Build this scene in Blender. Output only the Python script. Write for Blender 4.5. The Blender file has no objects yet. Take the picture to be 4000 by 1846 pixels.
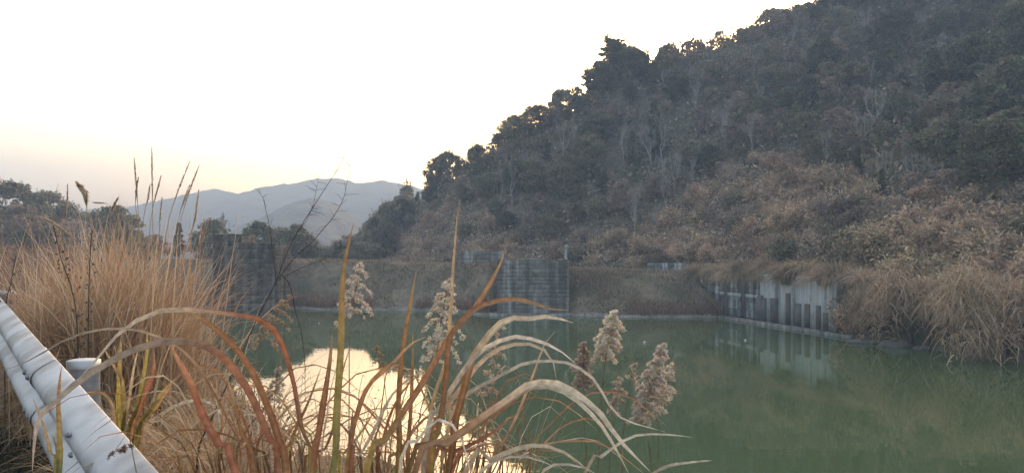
import bpy, math, random
import numpy as np

# ------------------------------------------------------------------ camera, sky, sun, exposure
scene = bpy.context.scene
col = scene.collection
CAM_Z = 6.0            # camera height above the water (water is z = 0)
cam_data = bpy.data.cameras.new('camera')
cam_data.sensor_width = 36.0
cam_data.lens = 27.0
cam_data.shift_y = 0.01925
cam_data.clip_start = 0.05
cam_data.clip_end = 9000.0
cam = bpy.data.objects.new('camera', cam_data)
cam.location = (0, 0, CAM_Z)
cam.rotation_euler = (math.pi / 2, 0, 0)
col.objects.link(cam)
scene.camera = cam

SUN_EL, SUN_AZ = math.radians(6.0), math.radians(18.0)      # azimuth to the right of straight ahead
world = bpy.data.worlds.new('World')
scene.world = world
world.use_nodes = True
wn, wl = world.node_tree.nodes, world.node_tree.links
wn.clear()
w_out = wn.new('ShaderNodeOutputWorld')
w_bg = wn.new('ShaderNodeBackground')
w_sky = wn.new('ShaderNodeTexSky')
w_sky.sky_type = 'NISHITA'
w_sky.sun_disc = False
w_sky.sun_elevation = SUN_EL
w_sky.sun_rotation = SUN_AZ
w_sky.air_density = 0.8
w_sky.dust_density = 8.0
w_sky.ozone_density = 0.6
w_hsv = wn.new('ShaderNodeHueSaturation')
w_hsv.inputs['Saturation'].default_value = 1.0
wl.new(w_sky.outputs[0], w_hsv.inputs['Color'])
w_tint = wn.new('ShaderNodeMix')                 # white balance of the whole sky
w_tint.data_type = 'RGBA'
w_tint.blend_type = 'MULTIPLY'
w_tint.inputs[0].default_value = 1.0
w_tint.inputs[7].default_value = (1.13, 0.99, 0.88, 1.0)
wl.new(w_hsv.outputs[0], w_tint.inputs[6])
wl.new(w_tint.outputs[2], w_bg.inputs['Color'])
w_bg.inputs['Strength'].default_value = 0.15
wl.new(w_bg.outputs[0], w_out.inputs['Surface'])

sun_data = bpy.data.lights.new('sun', 'SUN')
sun_data.energy = 0.5
sun_data.angle = math.radians(0.5)
sun_data.color = (1.0, 0.82, 0.62)
sun = bpy.data.objects.new('sun', sun_data)
sun.rotation_euler = (math.pi / 2 - SUN_EL, 0, math.pi - SUN_AZ)
sun.location = (60, 300, 200)
col.objects.link(sun)

scene.view_settings.view_transform = 'Standard'
scene.view_settings.look = 'None'
scene.view_settings.gamma = 1.0
scene.view_settings.use_curve_mapping = False
scene.view_settings.exposure = 3.45
scene.render.engine = 'CYCLES'
scene.cycles.use_denoising = True
scene.cycles.max_bounces = 6
scene.cycles.transparent_max_bounces = 8
scene.cycles.volume_bounces = 1

# ------------------------------------------------------------------ helpers
rng = np.random.default_rng(7)
random.seed(7)
F = 3000.0


def P(px, py, d):
    """point seen at photo pixel (px, py), d metres in front of the camera"""
    return np.array([d * (px - 2000) / F, d, CAM_Z - d * (py - 1000) / F])


def pix(x, y, z):
    return 2000 + F * x / y, 1000 + F * (CAM_Z - z) / y


def mesh_np(name, verts, quads, cols=None, smooth=False):
    verts = np.asarray(verts, dtype=np.float32)
    quads = np.asarray(quads, dtype=np.int32)
    me = bpy.data.meshes.new(name)
    n, (m, k) = len(verts), quads.shape
    me.vertices.add(n)
    me.vertices.foreach_set('co', verts.ravel())
    me.loops.add(m * k)
    me.loops.foreach_set('vertex_index', quads.ravel())
    me.polygons.add(m)
    me.polygons.foreach_set('loop_start', np.arange(0, m * k, k, dtype=np.int32))
    if smooth:
        me.polygons.foreach_set('use_smooth', np.ones(m, dtype=bool))
    me.update(calc_edges=True)
    if cols is not None:
        c = np.ones((n, 4), dtype=np.float32)
        c[:, :3] = cols
        a = me.color_attributes.new('tint', 'FLOAT_COLOR', 'POINT')
        a.data.foreach_set('color', c.ravel())
    return me


class MB:
    """collects quads with tints"""
    def __init__(self):
        self.v, self.q, self.c, self.n = [], [], [], 0

    def add(self, v, q, c):
        v = np.asarray(v, dtype=np.float32).reshape(-1, 3)
        c = np.broadcast_to(np.asarray(c, dtype=np.float32), v.shape)
        self.v.append(v)
        self.c.append(c)
        self.q.append(np.asarray(q, dtype=np.int32).reshape(-1, 4) + self.n)
        self.n += len(v)

    def mesh(self, name, smooth=False):
        return mesh_np(name, np.concatenate(self.v), np.concatenate(self.q), np.concatenate(self.c), smooth)


def link(name, me, mat=None, parent=None, loc=None, rot=None, scale=None):
    o = bpy.data.objects.new(name, me)
    col.objects.link(o)
    if me is not None and mat is not None and not me.materials:
        me.materials.append(mat)
    if parent is not None:
        o.parent = parent
    if loc is not None:
        o.location = [float(a) for a in loc]
    if rot is not None:
        o.rotation_euler = [float(a) for a in rot]
    if scale is not None:
        o.scale = [float(a) for a in (scale if hasattr(scale, '__len__') else (scale,) * 3)]
    return o


def tag(o, label, cat, group=None, kind=None):
    o['label'] = label
    if cat:
        o['category'] = cat
    if group:
        o['group'] = group
    if kind:
        o['kind'] = kind
    return o


def thing(name, label, cat, loc=(0, 0, 0), rotz=0.0, group=None, scale=1.0):
    o = link(name, None, loc=loc, rot=(0, 0, rotz), scale=scale)
    o.empty_display_size = 0.2
    return tag(o, label, cat, group)


def structure(name, me, mat, label=None):
    o = link(name, me, mat)
    o['kind'] = 'structure'
    if label:
        o['label'] = label
    return o


def catmull(pts, n):
    pts = np.asarray(pts, dtype=float)
    p = np.vstack([2 * pts[0] - pts[1], pts, 2 * pts[-1] - pts[-2]])
    seg = np.linalg.norm(np.diff(pts, axis=0), axis=1)
    s = np.concatenate([[0], np.cumsum(seg)])
    out = []
    for t in np.linspace(0, s[-1], n):
        i = min(max(np.searchsorted(s, t, side='right') - 1, 0), len(pts) - 2)
        u = (t - s[i]) / max(seg[i], 1e-9)
        a, b, c_, d = p[i], p[i + 1], p[i + 2], p[i + 3]
        out.append(0.5 * (2 * b + (c_ - a) * u + (2 * a - 5 * b + 4 * c_ - d) * u ** 2 + (3 * b - a - 3 * c_ + d) * u ** 3))
    return np.array(out)


def unit(v):
    return v / (np.linalg.norm(v, axis=-1, keepdims=True) + 1e-12)


def tube_geo(pts, radii, sides=5):
    pts = np.asarray(pts, dtype=float)
    n = len(pts)
    radii = np.broadcast_to(np.asarray(radii, dtype=float), (n,))
    tan = unit(np.gradient(pts, axis=0))
    ref = np.array([0.31, 0.93, 0.17])
    a = unit(np.cross(tan, ref))
    b = np.cross(tan, a)
    ang = np.linspace(0, 2 * math.pi, sides, endpoint=False)
    ring = a[:, None, :] * np.cos(ang)[None, :, None] + b[:, None, :] * np.sin(ang)[None, :, None]
    v = (pts[:, None, :] + ring * radii[:, None, None]).reshape(-1, 3)
    q = []
    for i in range(n - 1):
        for j in range(sides):
            k = (j + 1) % sides
            q.append((i * sides + j, i * sides + k, (i + 1) * sides + k, (i + 1) * sides + j))
    return v, q


def ramp(stops, t):
    """piecewise linear colour along t"""
    xs = [s[0] for s in stops]
    t = np.asarray(t)
    return np.stack([np.interp(t, xs, [s[1][k] for s in stops]) for k in range(3)], axis=-1)


def vnoise(x, y, seed=0):
    x, y = np.asarray(x, dtype=float), np.asarray(y, dtype=float)
    xi, yi = np.floor(x).astype(np.int64), np.floor(y).astype(np.int64)
    fx, fy = x - xi, y - yi
    fx, fy = fx * fx * (3 - 2 * fx), fy * fy * (3 - 2 * fy)

    def h(a, b):
        k = (a * 374761393 + b * 668265263 + seed * 974634777) & 0xFFFFFFFF
        k = ((k ^ (k >> 13)) * 1274126177) & 0xFFFFFFFF
        return ((k ^ (k >> 16)) & 0xFFFF) / 65535.0
    return (h(xi, yi) * (1 - fx) + h(xi + 1, yi) * fx) * (1 - fy) + (h(xi, yi + 1) * (1 - fx) + h(xi + 1, yi + 1) * fx) * fy


def fbm(x, y, oct=4, seed=0):
    s, a, t = 0, 0.5, 0
    for i in range(oct):
        s = s + a * vnoise(np.asarray(x) * 2 ** i, np.asarray(y) * 2 ** i, seed + i)
        t += a
        a *= 0.5
    return s / t - 0.5


# ------------------------------------------------------------------ materials
def mat_base(name):
    m = bpy.data.materials.new(name)
    m.use_nodes = True
    nt = m.node_tree
    nt.nodes.clear()
    out = nt.nodes.new('ShaderNodeOutputMaterial')
    return m, nt, out


def foliage_mat(name, translucent=0.3, rough=0.6, vary=0.25, noise_scale=0.0, spec=0.15):
    """tint attribute x per-object variation, thin leaf with light coming through"""
    m, nt, out = mat_base(name)
    N, L = nt.nodes.new, nt.links.new
    at = N('ShaderNodeAttribute')
    at.attribute_name = 'tint'
    oi = N('ShaderNodeObjectInfo')
    mp = N('ShaderNodeMapRange')
    mp.inputs['To Min'].default_value = 1 - vary
    mp.inputs['To Max'].default_value = 1 + vary
    L(oi.outputs['Random'], mp.inputs['Value'])
    hsv = N('ShaderNodeHueSaturation')
    L(at.outputs['Color'], hsv.inputs['Color'])
    L(mp.outputs[0], hsv.inputs['Value'])
    mp2 = N('ShaderNodeMapRange')
    mp2.inputs['To Min'].default_value = 0.485
    mp2.inputs['To Max'].default_value = 0.515
    wn_ = N('ShaderNodeTexWhiteNoise')
    wn_.noise_dimensions = '1D'
    L(oi.outputs['Random'], wn_.inputs['W'])
    L(wn_.outputs['Value'], mp2.inputs['Value'])
    L(mp2.outputs[0], hsv.inputs['Hue'])
    color = hsv.outputs[0]
    if noise_scale:
        tc = N('ShaderNodeTexCoord')
        no = N('ShaderNodeTexNoise')
        no.inputs['Scale'].default_value = noise_scale
        no.inputs['Detail'].default_value = 4
        L(tc.outputs['Object'], no.inputs['Vector'])
        mr = N('ShaderNodeMapRange')
        mr.inputs['From Min'].default_value = 0.3
        mr.inputs['From Max'].default_value = 0.7
        mr.inputs['To Min'].default_value = 0.7
        mr.inputs['To Max'].default_value = 1.3
        L(no.outputs['Fac'], mr.inputs['Value'])
        h2 = N('ShaderNodeHueSaturation')
        L(color, h2.inputs['Color'])
        L(mr.outputs[0], h2.inputs['Value'])
        color = h2.outputs[0]
    pb = N('ShaderNodeBsdfPrincipled')
    pb.inputs['Roughness'].default_value = rough
    pb.inputs['Specular IOR Level'].default_value = spec
    L(color, pb.inputs['Base Color'])
    if translucent > 0:
        tr = N('ShaderNodeBsdfTranslucent')
        L(color, tr.inputs['Color'])
        mx = N('ShaderNodeMixShader')
        mx.inputs['Fac'].default_value = translucent
        L(pb.outputs[0], mx.inputs[1])
        L(tr.outputs[0], mx.inputs[2])
        L(mx.outputs[0], out.inputs['Surface'])
    else:
        L(pb.outputs[0], out.inputs['Surface'])
    return m


def noise_mat(name, c1, c2, scale=1.0, rough=0.9, detail=6, bump=0.0, stretch=(1, 1, 1), c3=None, scale3=0.1, metallic=0.0,
              coord='Object', obj_vary=0.0, lo=0.35, hi=0.65, spec=0.3, rough_vary=0.0):
    m, nt, out = mat_base(name)
    N, L = nt.nodes.new, nt.links.new
    tc = N('ShaderNodeTexCoord')
    mpg = N('ShaderNodeMapping')
    mpg.inputs['Scale'].default_value = stretch
    if coord == 'World':
        geo = N('ShaderNodeNewGeometry')
        L(geo.outputs['Position'], mpg.inputs['Vector'])
    else:
        L(tc.outputs[coord], mpg.inputs['Vector'])
    no = N('ShaderNodeTexNoise')
    no.inputs['Scale'].default_value = scale
    no.inputs['Detail'].default_value = detail
    no.inputs['Roughness'].default_value = 0.62
    L(mpg.outputs[0], no.inputs['Vector'])
    mr = N('ShaderNodeMapRange')
    mr.inputs['From Min'].default_value = lo
    mr.inputs['From Max'].default_value = hi
    L(no.outputs['Fac'], mr.inputs['Value'])
    mx = N('ShaderNodeMix')
    mx.data_type = 'RGBA'
    mx.inputs[6].default_value = (*c1, 1)
    mx.inputs[7].default_value = (*c2, 1)
    L(mr.outputs[0], mx.inputs[0])
    color = mx.outputs[2]
    if c3 is not None:
        n3 = N('ShaderNodeTexNoise')
        n3.inputs['Scale'].default_value = scale3
        n3.inputs['Detail'].default_value = 5
        L(mpg.outputs[0], n3.inputs['Vector'])
        m3 = N('ShaderNodeMapRange')
        m3.inputs['From Min'].default_value = 0.48
        m3.inputs['From Max'].default_value = 0.62
        L(n3.outputs['Fac'], m3.inputs['Value'])
        x3 = N('ShaderNodeMix')
        x3.data_type = 'RGBA'
        L(m3.outputs[0], x3.inputs[0])
        L(color, x3.inputs[6])
        x3.inputs[7].default_value = (*c3, 1)
        color = x3.outputs[2]
    if obj_vary:
        oi = N('ShaderNodeObjectInfo')
        mo = N('ShaderNodeMapRange')
        mo.inputs['To Min'].default_value = 1 - obj_vary
        mo.inputs['To Max'].default_value = 1 + obj_vary
        L(oi.outputs['Random'], mo.inputs['Value'])
        hv = N('ShaderNodeHueSaturation')
        L(color, hv.inputs['Color'])
        L(mo.outputs[0], hv.inputs['Value'])
        color = hv.outputs[0]
    pb = N('ShaderNodeBsdfPrincipled')
    pb.inputs['Roughness'].default_value = rough
    pb.inputs['Metallic'].default_value = metallic
    pb.inputs['Specular IOR Level'].default_value = spec
    L(color, pb.inputs['Base Color'])
    if rough_vary:
        rr = N('ShaderNodeMapRange')
        rr.inputs['To Min'].default_value = rough - rough_vary
        rr.inputs['To Max'].default_value = rough + rough_vary
        L(no.outputs['Fac'], rr.inputs['Value'])
        L(rr.outputs[0], pb.inputs['Roughness'])
    if bump:
        bp = N('ShaderNodeBump')
        bp.inputs['Strength'].default_value = 1.0
        bp.inputs['Distance'].default_value = bump
        L(no.outputs['Fac'], bp.inputs['Height'])
        L(bp.outputs[0], pb.inputs['Normal'])
    L(pb.outputs[0], out.inputs['Surface'])
    return m


M = {}
M['leaf'] = foliage_mat('reed_leaf', 0.35, 0.5, 0.12, 70.0)
M['grass'] = foliage_mat('dry_grass', 0.35, 0.6, 0.1)
M['reed'] = foliage_mat('reed_brush', 0.35, 0.6, 0.33)
M['crown'] = foliage_mat('tree_foliage', 0.25, 0.6, 0.3)
M['brush'] = foliage_mat('brush_foliage', 0.3, 0.7, 0.25)
M['fluff'] = foliage_mat('seed_fluff', 0.55, 0.9, 0.06)
M['bark'] = noise_mat('bark', (0.10, 0.085, 0.07), (0.22, 0.19, 0.16), 6, stretch=(1, 1, 0.25), bump=0.02)
M['pale_bark'] = noise_mat('pale_bark', (0.18, 0.165, 0.15), (0.33, 0.31, 0.285), 5, stretch=(1, 1, 0.3), bump=0.01)
M['twig'] = noise_mat('twig_bark', (0.035, 0.028, 0.022), (0.09, 0.07, 0.055), 30)
M['stem'] = noise_mat('dry_stem', (0.10, 0.07, 0.045), (0.22, 0.16, 0.10), 30)
M['ground'] = noise_mat('bank_soil', (0.07, 0.055, 0.04), (0.17, 0.13, 0.09), 1.4, bump=0.06, c3=(0.09, 0.09, 0.05), scale3=0.25)
M['embank'] = noise_mat('embankment_turf', (0.10, 0.083, 0.058), (0.19, 0.158, 0.11), 0.9, detail=9, bump=0.12, c3=(0.085, 0.085, 0.055), scale3=0.3)
M['hill'] = noise_mat('hill_litter', (0.07, 0.06, 0.045), (0.15, 0.12, 0.09), 0.6, detail=8, bump=0.2, c3=(0.055, 0.06, 0.04), scale3=0.06)
M['mountain'] = noise_mat('mountain_forest', (0.030, 0.036, 0.028), (0.07, 0.075, 0.055), 0.05, detail=8, bump=5.0)
M['mud'] = noise_mat('dried_mud', (0.11, 0.10, 0.085), (0.24, 0.22, 0.195), 0.8, bump=0.03)
M['asphalt'] = noise_mat('asphalt', (0.04, 0.04, 0.04), (0.07, 0.068, 0.065), 40, bump=0.004)
M['steel'] = noise_mat('galvanised_steel', (0.36, 0.37, 0.39), (0.46, 0.465, 0.475), 9, rough=0.5, metallic=0.5, c3=(0.25, 0.245, 0.235), scale3=3.5, bump=0.001, spec=0.4, rough_vary=0.15)
M['steel_dark'] = noise_mat('weathered_steel', (0.20, 0.22, 0.24), (0.34, 0.36, 0.39), 14, rough=0.5, metallic=0.5)
M['slot'] = noise_mat('bolt_steel', (0.10, 0.12, 0.13), (0.20, 0.22, 0.24), 40, rough=0.55, metallic=0.5)


def stone_mat(name, c1, c2, c3, streak_light, obj_vary):
    """weathered masonry: block-to-block variation plus vertical run-off streaks in world space"""
    m, nt, out = mat_base(name)
    N, L = nt.nodes.new, nt.links.new
    geo = N('ShaderNodeNewGeometry')
    no = N('ShaderNodeTexNoise')
    no.inputs['Scale'].default_value = 2.2
    no.inputs['Detail'].default_value = 8
    L(geo.outputs['Position'], no.inputs['Vector'])
    mr = N('ShaderNodeMapRange')
    mr.inputs['From Min'].default_value = 0.35
    mr.inputs['From Max'].default_value = 0.65
    L(no.outputs['Fac'], mr.inputs['Value'])
    mx = N('ShaderNodeMix'); mx.data_type = 'RGBA'
    mx.inputs[6].default_value = (*c1, 1); mx.inputs[7].default_value = (*c2, 1)
    L(mr.outputs[0], mx.inputs[0])
    mp = N('ShaderNodeMapping')
    mp.inputs['Scale'].default_value = (1.6, 1.6, 0.09)
    L(geo.outputs['Position'], mp.inputs['Vector'])
    ns = N('ShaderNodeTexNoise')
    ns.inputs['Scale'].default_value = 1.0
    ns.inputs['Detail'].default_value = 5
    L(mp.outputs[0], ns.inputs['Vector'])
    m2 = N('ShaderNodeMapRange')
    m2.inputs['From Min'].default_value = 0.53; m2.inputs['From Max'].default_value = 0.62
    m2.inputs['To Max'].default_value = 0.8
    L(ns.outputs['Fac'], m2.inputs['Value'])
    x2 = N('ShaderNodeMix'); x2.data_type = 'RGBA'
    L(m2.outputs[0], x2.inputs[0]); L(mx.outputs[2], x2.inputs[6])
    x2.inputs[7].default_value = (*streak_light, 1)
    m3 = N('ShaderNodeMapRange')
    m3.inputs['From Min'].default_value = 0.46; m3.inputs['From Max'].default_value = 0.38
    m3.inputs['To Max'].default_value = 0.75
    L(ns.outputs['Fac'], m3.inputs['Value'])
    x3 = N('ShaderNodeMix'); x3.data_type = 'RGBA'
    L(m3.outputs[0], x3.inputs[0]); L(x2.outputs[2], x3.inputs[6])
    x3.inputs[7].default_value = (*c3, 1)
    oi = N('ShaderNodeObjectInfo')
    mo = N('ShaderNodeMapRange')
    mo.inputs['To Min'].default_value = 1 - obj_vary; mo.inputs['To Max'].default_value = 1 + obj_vary
    L(oi.outputs['Random'], mo.inputs['Value'])
    hv = N('ShaderNodeHueSaturation')
    L(x3.outputs[2], hv.inputs['Color']); L(mo.outputs[0], hv.inputs['Value'])
    pb = N('ShaderNodeBsdfPrincipled')
    pb.inputs['Roughness'].default_value = 0.9
    pb.inputs['Specular IOR Level'].default_value = 0.2
    L(hv.outputs[0], pb.inputs['Base Color'])
    bp = N('ShaderNodeBump'); bp.inputs['Distance'].default_value = 0.05
    L(no.outputs['Fac'], bp.inputs['Height']); L(bp.outputs[0], pb.inputs['Normal'])
    L(pb.outputs[0], out.inputs['Surface'])
    return m


M['stone'] = stone_mat('pier_stone', (0.055, 0.05, 0.044), (0.095, 0.087, 0.077), (0.034, 0.031, 0.027), (0.13, 0.126, 0.118), 0.38)
M['grey_stone'] = stone_mat('grey_pier_stone', (0.125, 0.12, 0.11), (0.19, 0.185, 0.172), (0.075, 0.072, 0.066), (0.33, 0.325, 0.31), 0.13)
M['mortar'] = noise_mat('mortar', (0.07, 0.066, 0.06), (0.12, 0.115, 0.105), 3)
M['concrete'] = stone_mat('pale_concrete', (0.27, 0.29, 0.29), (0.37, 0.39, 0.39), (0.10, 0.105, 0.105), (0.46, 0.48, 0.48), 0.12)
M['dark_wall'] = stone_mat('dark_wall_stone', (0.08, 0.085, 0.085), (0.15, 0.155, 0.155), (0.05, 0.052, 0.052), (0.36, 0.38, 0.38), 0.45)
M['buttress'] = noise_mat('stained_buttress', (0.06, 0.062, 0.06), (0.14, 0.14, 0.135), 1.2, c3=(0.13, 0.10, 0.08), scale3=0.9, stretch=(1, 1, 0.35))
M['foam'] = noise_mat('white_foam', (0.75, 0.76, 0.76), (0.85, 0.85, 0.84), 8)


def water_mat():
    m, nt, out = mat_base('green_water')
    N, L = nt.nodes.new, nt.links.new
    geo = N('ShaderNodeNewGeometry')
    pb = N('ShaderNodeBsdfPrincipled')
    pb.inputs['IOR'].default_value = 1.333
    pb.inputs['Roughness'].default_value = 0.018
    n1 = N('ShaderNodeTexNoise'); n1.inputs['Scale'].default_value = 0.045; n1.inputs['Detail'].default_value = 3
    L(geo.outputs['Position'], n1.inputs['Vector'])
    mx = N('ShaderNodeMix'); mx.data_type = 'RGBA'
    mx.inputs[6].default_value = (0.047, 0.075, 0.034, 1)
    mx.inputs[7].default_value = (0.062, 0.094, 0.042, 1)
    L(n1.outputs['Fac'], mx.inputs[0]); L(mx.outputs[2], pb.inputs['Base Color'])
    mp = N('ShaderNodeMapping'); mp.inputs['Scale'].default_value = (0.5, 1.0, 1.0)
    L(geo.outputs['Position'], mp.inputs['Vector'])
    n2 = N('ShaderNodeTexNoise'); n2.inputs['Scale'].default_value = 1.6; n2.inputs['Detail'].default_value = 4
    L(mp.outputs[0], n2.inputs['Vector'])
    bp = N('ShaderNodeBump'); bp.inputs['Strength'].default_value = 1.0; bp.inputs['Distance'].default_value = 0.0022
    L(n2.outputs['Fac'], bp.inputs['Height']); L(bp.outputs[0], pb.inputs['Normal'])
    L(pb.outputs[0], out.inputs['Surface'])
    return m


M['water'] = water_mat()

# ------------------------------------------------------------------ terrain functions
SHORE = np.array([(60, -25), (20, 0), (9, 6.5), (1.5, 11), (-2.8, 15.5), (-7.5, 25), (-15.5, 40), (-26, 60), (-37, 82), (-44, 92), (-70, 97), (-200, 110)], float)
G0 = np.array([-1.832, 3.285]); GD = np.array([-0.5865, 0.810])           # guardrail post line
GN = np.array([0.810, 0.5865])                                          # away from the road


def seg_dist(x, y, poly):
    best = np.full(np.shape(x), 1e9); sgn = np.zeros(np.shape(x))
    for a, b in zip(poly[:-1], poly[1:]):
        d = b - a
        t = np.clip(((x - a[0]) * d[0] + (y - a[1]) * d[1]) / (d @ d), 0, 1)
        ex, ey = x - (a[0] + t * d[0]), y - (a[1] + t * d[1])
        r = np.hypot(ex, ey)
        cr = d[0] * (y - a[1]) - d[1] * (x - a[0])
        m = r < best
        best = np.where(m, r, best); sgn = np.where(m, cr, sgn)
    return np.where(sgn > 0, best, -best)           # positive on the bank side (left of travel direction)


def bank_h(x, y):
    x, y = np.asarray(x, float), np.asarray(y, float)
    d = seg_dist(x, y, SHORE)
    gl = (x - G0[0]) * GN[0] + (y - G0[1]) * GN[1]       # distance from the guardrail, river side positive
    z = np.clip(d * 0.75, -2, None)
    z = np.minimum(z, 4.45 + 0.05 * fbm(x * .8, y * .8, 3, 5) * 4)
    off = np.clip(gl / 4, 0, 1)
    z = z + off * fbm(x * .25, y * .25, 4, 3) * 1.0 * np.clip(d / 3, 0, 1)
    along = (x - G0[0]) * GD[0] + (y - G0[1]) * GD[1]
    z = z + np.clip(along, -6, 40) * 0.012 * np.clip(d / 6, 0, 1)
    mound = 8.5 * np.exp(-(((x + 98) / 26) ** 2 + ((y - 128) / 22) ** 2))
    return z + mound * np.clip(d / 6, 0, 1)


def emb_toe(x):
    x = np.asarray(x, float)
    return np.interp(x, EMB[:, 0], EMB[:, 1]) + fbm(x * .16, x * 0 + 4, 4, 12) * 2.4 - 4.2 * np.exp(-((x + 2.6) / 2.3) ** 2)


EMB = np.array([(-220, 112), (-70, 96), (-29.3, 87.8), (0, 81.8), (10.1, 76), (20.6, 74.4)], float)


def emb_h(x, y):
    x, y = np.asarray(x, float), np.asarray(y, float)
    ys = emb_toe(x)
    d = y - ys
    top = np.interp(x, [-60, -25, 2, 8, 20], [5.4, 5.35, 4.9, 4.45, 4.25])
    z = np.clip(d * 0.66, -2, None)
    k = 0.5
    z = np.where(z > top - k, top - k * np.exp(-(z - top + k) / k), z)
    z = z + fbm(x * .3, y * .3, 4, 9) * .7 * np.clip(d / 2, 0, 1) * np.clip(1.6 - d / 14, 0.25, 1)
    return z


HC = [  # photo pixel, pixel, distance -> ground of the wooded hill
    (2690, 1045, 86), (3000, 1062, 70), (3280, 1060, 61), (3000, 900, 80), (3000, 750, 92), (3000, 600, 104), (3000, 350, 126), (3000, 135, 150),
    (3500, 1020, 60), (3500, 800, 75), (3500, 500, 97), (3500, 200, 122), (3500, -80, 150),
    (4000, 1200, 48), (4000, 1000, 55), (4000, 700, 71), (4000, 300, 97), (4000, -150, 135),
    (4700, 1150, 42), (4700, 800, 60), (4700, 300, 88), (4700, -300, 130),
    (2700, 900, 98), (2700, 700, 112), (2700, 450, 128), (2700, 210, 146),
    (2400, 1015, 96), (2400, 850, 108), (2400, 650, 121), (2400, 450, 133), (2400, 325, 142),
    (2150, 1008, 104), (2150, 850, 114), (2150, 640, 126), (2150, 460, 138),
    (1900, 1005, 112), (1900, 850, 121), (1900, 700, 129), (1900, 592, 136),
    (1700, 1005, 125), (1700, 850, 138), (1700, 700, 152), (1560, 1005, 145), (1560, 900, 162), (1560, 778, 180),
    (1440, 1010, 175), (1440, 885, 200), (1360, 985, 200), (1300, 1040, 210),
    (3300, 1325, 55), (3600, 1365, 49.5), (4000, 1425, 42.5), (4700, 1560, 32),
    (3300, 1180, 58), (3600, 1200, 53), (3800, 1200, 50), (4300, 1350, 42),
]
CREST_X = [1300, 1440, 1560, 1700, 1900, 2150, 2400, 2700, 3000, 3500, 4000, 4700]
CREST_Y = [1010, 885, 778, 700, 592, 460, 325, 210, 135, -80, -150, -300]
CREST_D = [210, 200, 180, 152, 136, 138, 142, 146, 150, 150, 135, 130]
pts = [P(*c) for c in HC]
for c in list(zip(CREST_X, CREST_Y, CREST_D))[1:]:
    p = P(*c)
    nx, ny = 0.55, 0.83
    for k, dz in ((25, -3), (70, -25), (150, -55)):
        pts.append(np.array([p[0] + nx * k, p[1] + ny * k, max(p[2] + dz, -3)]))
for p in [(-60, 260, -4), (-70, 330, -5), (-50, 190, -2), (-28, 118, -1), (-8, 100, -1), (4, 93, -2), (20, 76, -1), (24, 57, -2), (20, 50, -5), (12, 70, -5), (28, 38, -2)]:
    pts.append(np.array(p, float))
pts = np.array(pts)
_A = np.linalg.norm(pts[:, None, :2] - pts[None, :, :2], axis=2) - 2.0 * np.eye(len(pts)) * 0.5
_B = np.zeros((len(pts) + 3,) * 2)
_B[:len(pts), :len(pts)] = _A
_B[:len(pts), -3] = 1; _B[:len(pts), -2:] = pts[:, :2]
_B[-3, :len(pts)] = 1; _B[-2:, :len(pts)] = pts[:, :2].T
_W = np.linalg.solve(_B, np.concatenate([pts[:, 2], [0, 0, 0]]))


RSHORE = np.array([(29, 20), (29.2, 32), (28.4, 42.3), (27.0, 49.3), (25.2, 54.5), (25.4, 55.4), (18.4, 86.0), (17.5, 92)], float)


def hill_h(x, y):
    x, y = np.asarray(x, float), np.asarray(y, float)
    sh = x.shape
    x, y = x.ravel(), y.ravel()
    z = np.full(x.shape, _W[-3]) + _W[-2] * x + _W[-1] * y
    for i in range(len(pts)):
        z += _W[i] * np.hypot(x - pts[i, 0], y - pts[i, 1])
    z += fbm(x * .09, y * .09, 4, 21) * 3.0 * np.clip((z - 3) / 10, 0, 1)
    dl = -seg_dist(x, y, RSHORE)
    kk = np.where(y > 56, 3.2, .85)
    z = np.where(y < 88, np.minimum(z, np.where(y > 56, (dl - .9) * kk, dl * kk)), z)
    z = np.where((x < 19) & (y < 93), np.minimum(z, 3.5), z)
    z = np.clip(z, -4, 130)
    return z.reshape(sh)


def hit_hill(px, py, dmin=40, dmax=330):
    d = np.linspace(dmin, dmax, 900)
    q = np.stack([d * (px - 2000) / F, d, CAM_Z - d * (py - 1000) / F])
    under = q[2] < np.maximum(hill_h(q[0], q[1]), emb_h(q[0], q[1]) * (q[1] > 84))
    i = np.argmax(under) if under.any() else None
    return None if i is None else q[:, i]


def grid_mesh(name, xs, ys, fn, keep=None):
    X, Y = np.meshgrid(xs, ys)
    Z = fn(X, Y)
    v = np.stack([X, Y, Z], -1).reshape(-1, 3)
    nx, ny = len(xs), len(ys)
    i = np.arange((ny - 1) * (nx - 1))
    a = (i // (nx - 1)) * nx + i % (nx - 1)
    q = np.stack([a, a + 1, a + nx + 1, a + nx], -1)
    if keep is not None:
        k = keep(X, Y, Z).ravel()
        q = q[k[q].any(axis=1)]
    used = np.unique(q)
    remap = np.zeros(len(v), int); remap[used] = np.arange(len(used))
    return mesh_np(name, v[used], remap[q], smooth=True)


def spaced(a, b, dense_a, dense_b, fine, coarse):
    left = np.arange(a, dense_a, coarse); mid = np.arange(dense_a, dense_b, fine); right = np.arange(dense_b, b + coarse, coarse)
    return np.concatenate([left, mid, right])


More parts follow.
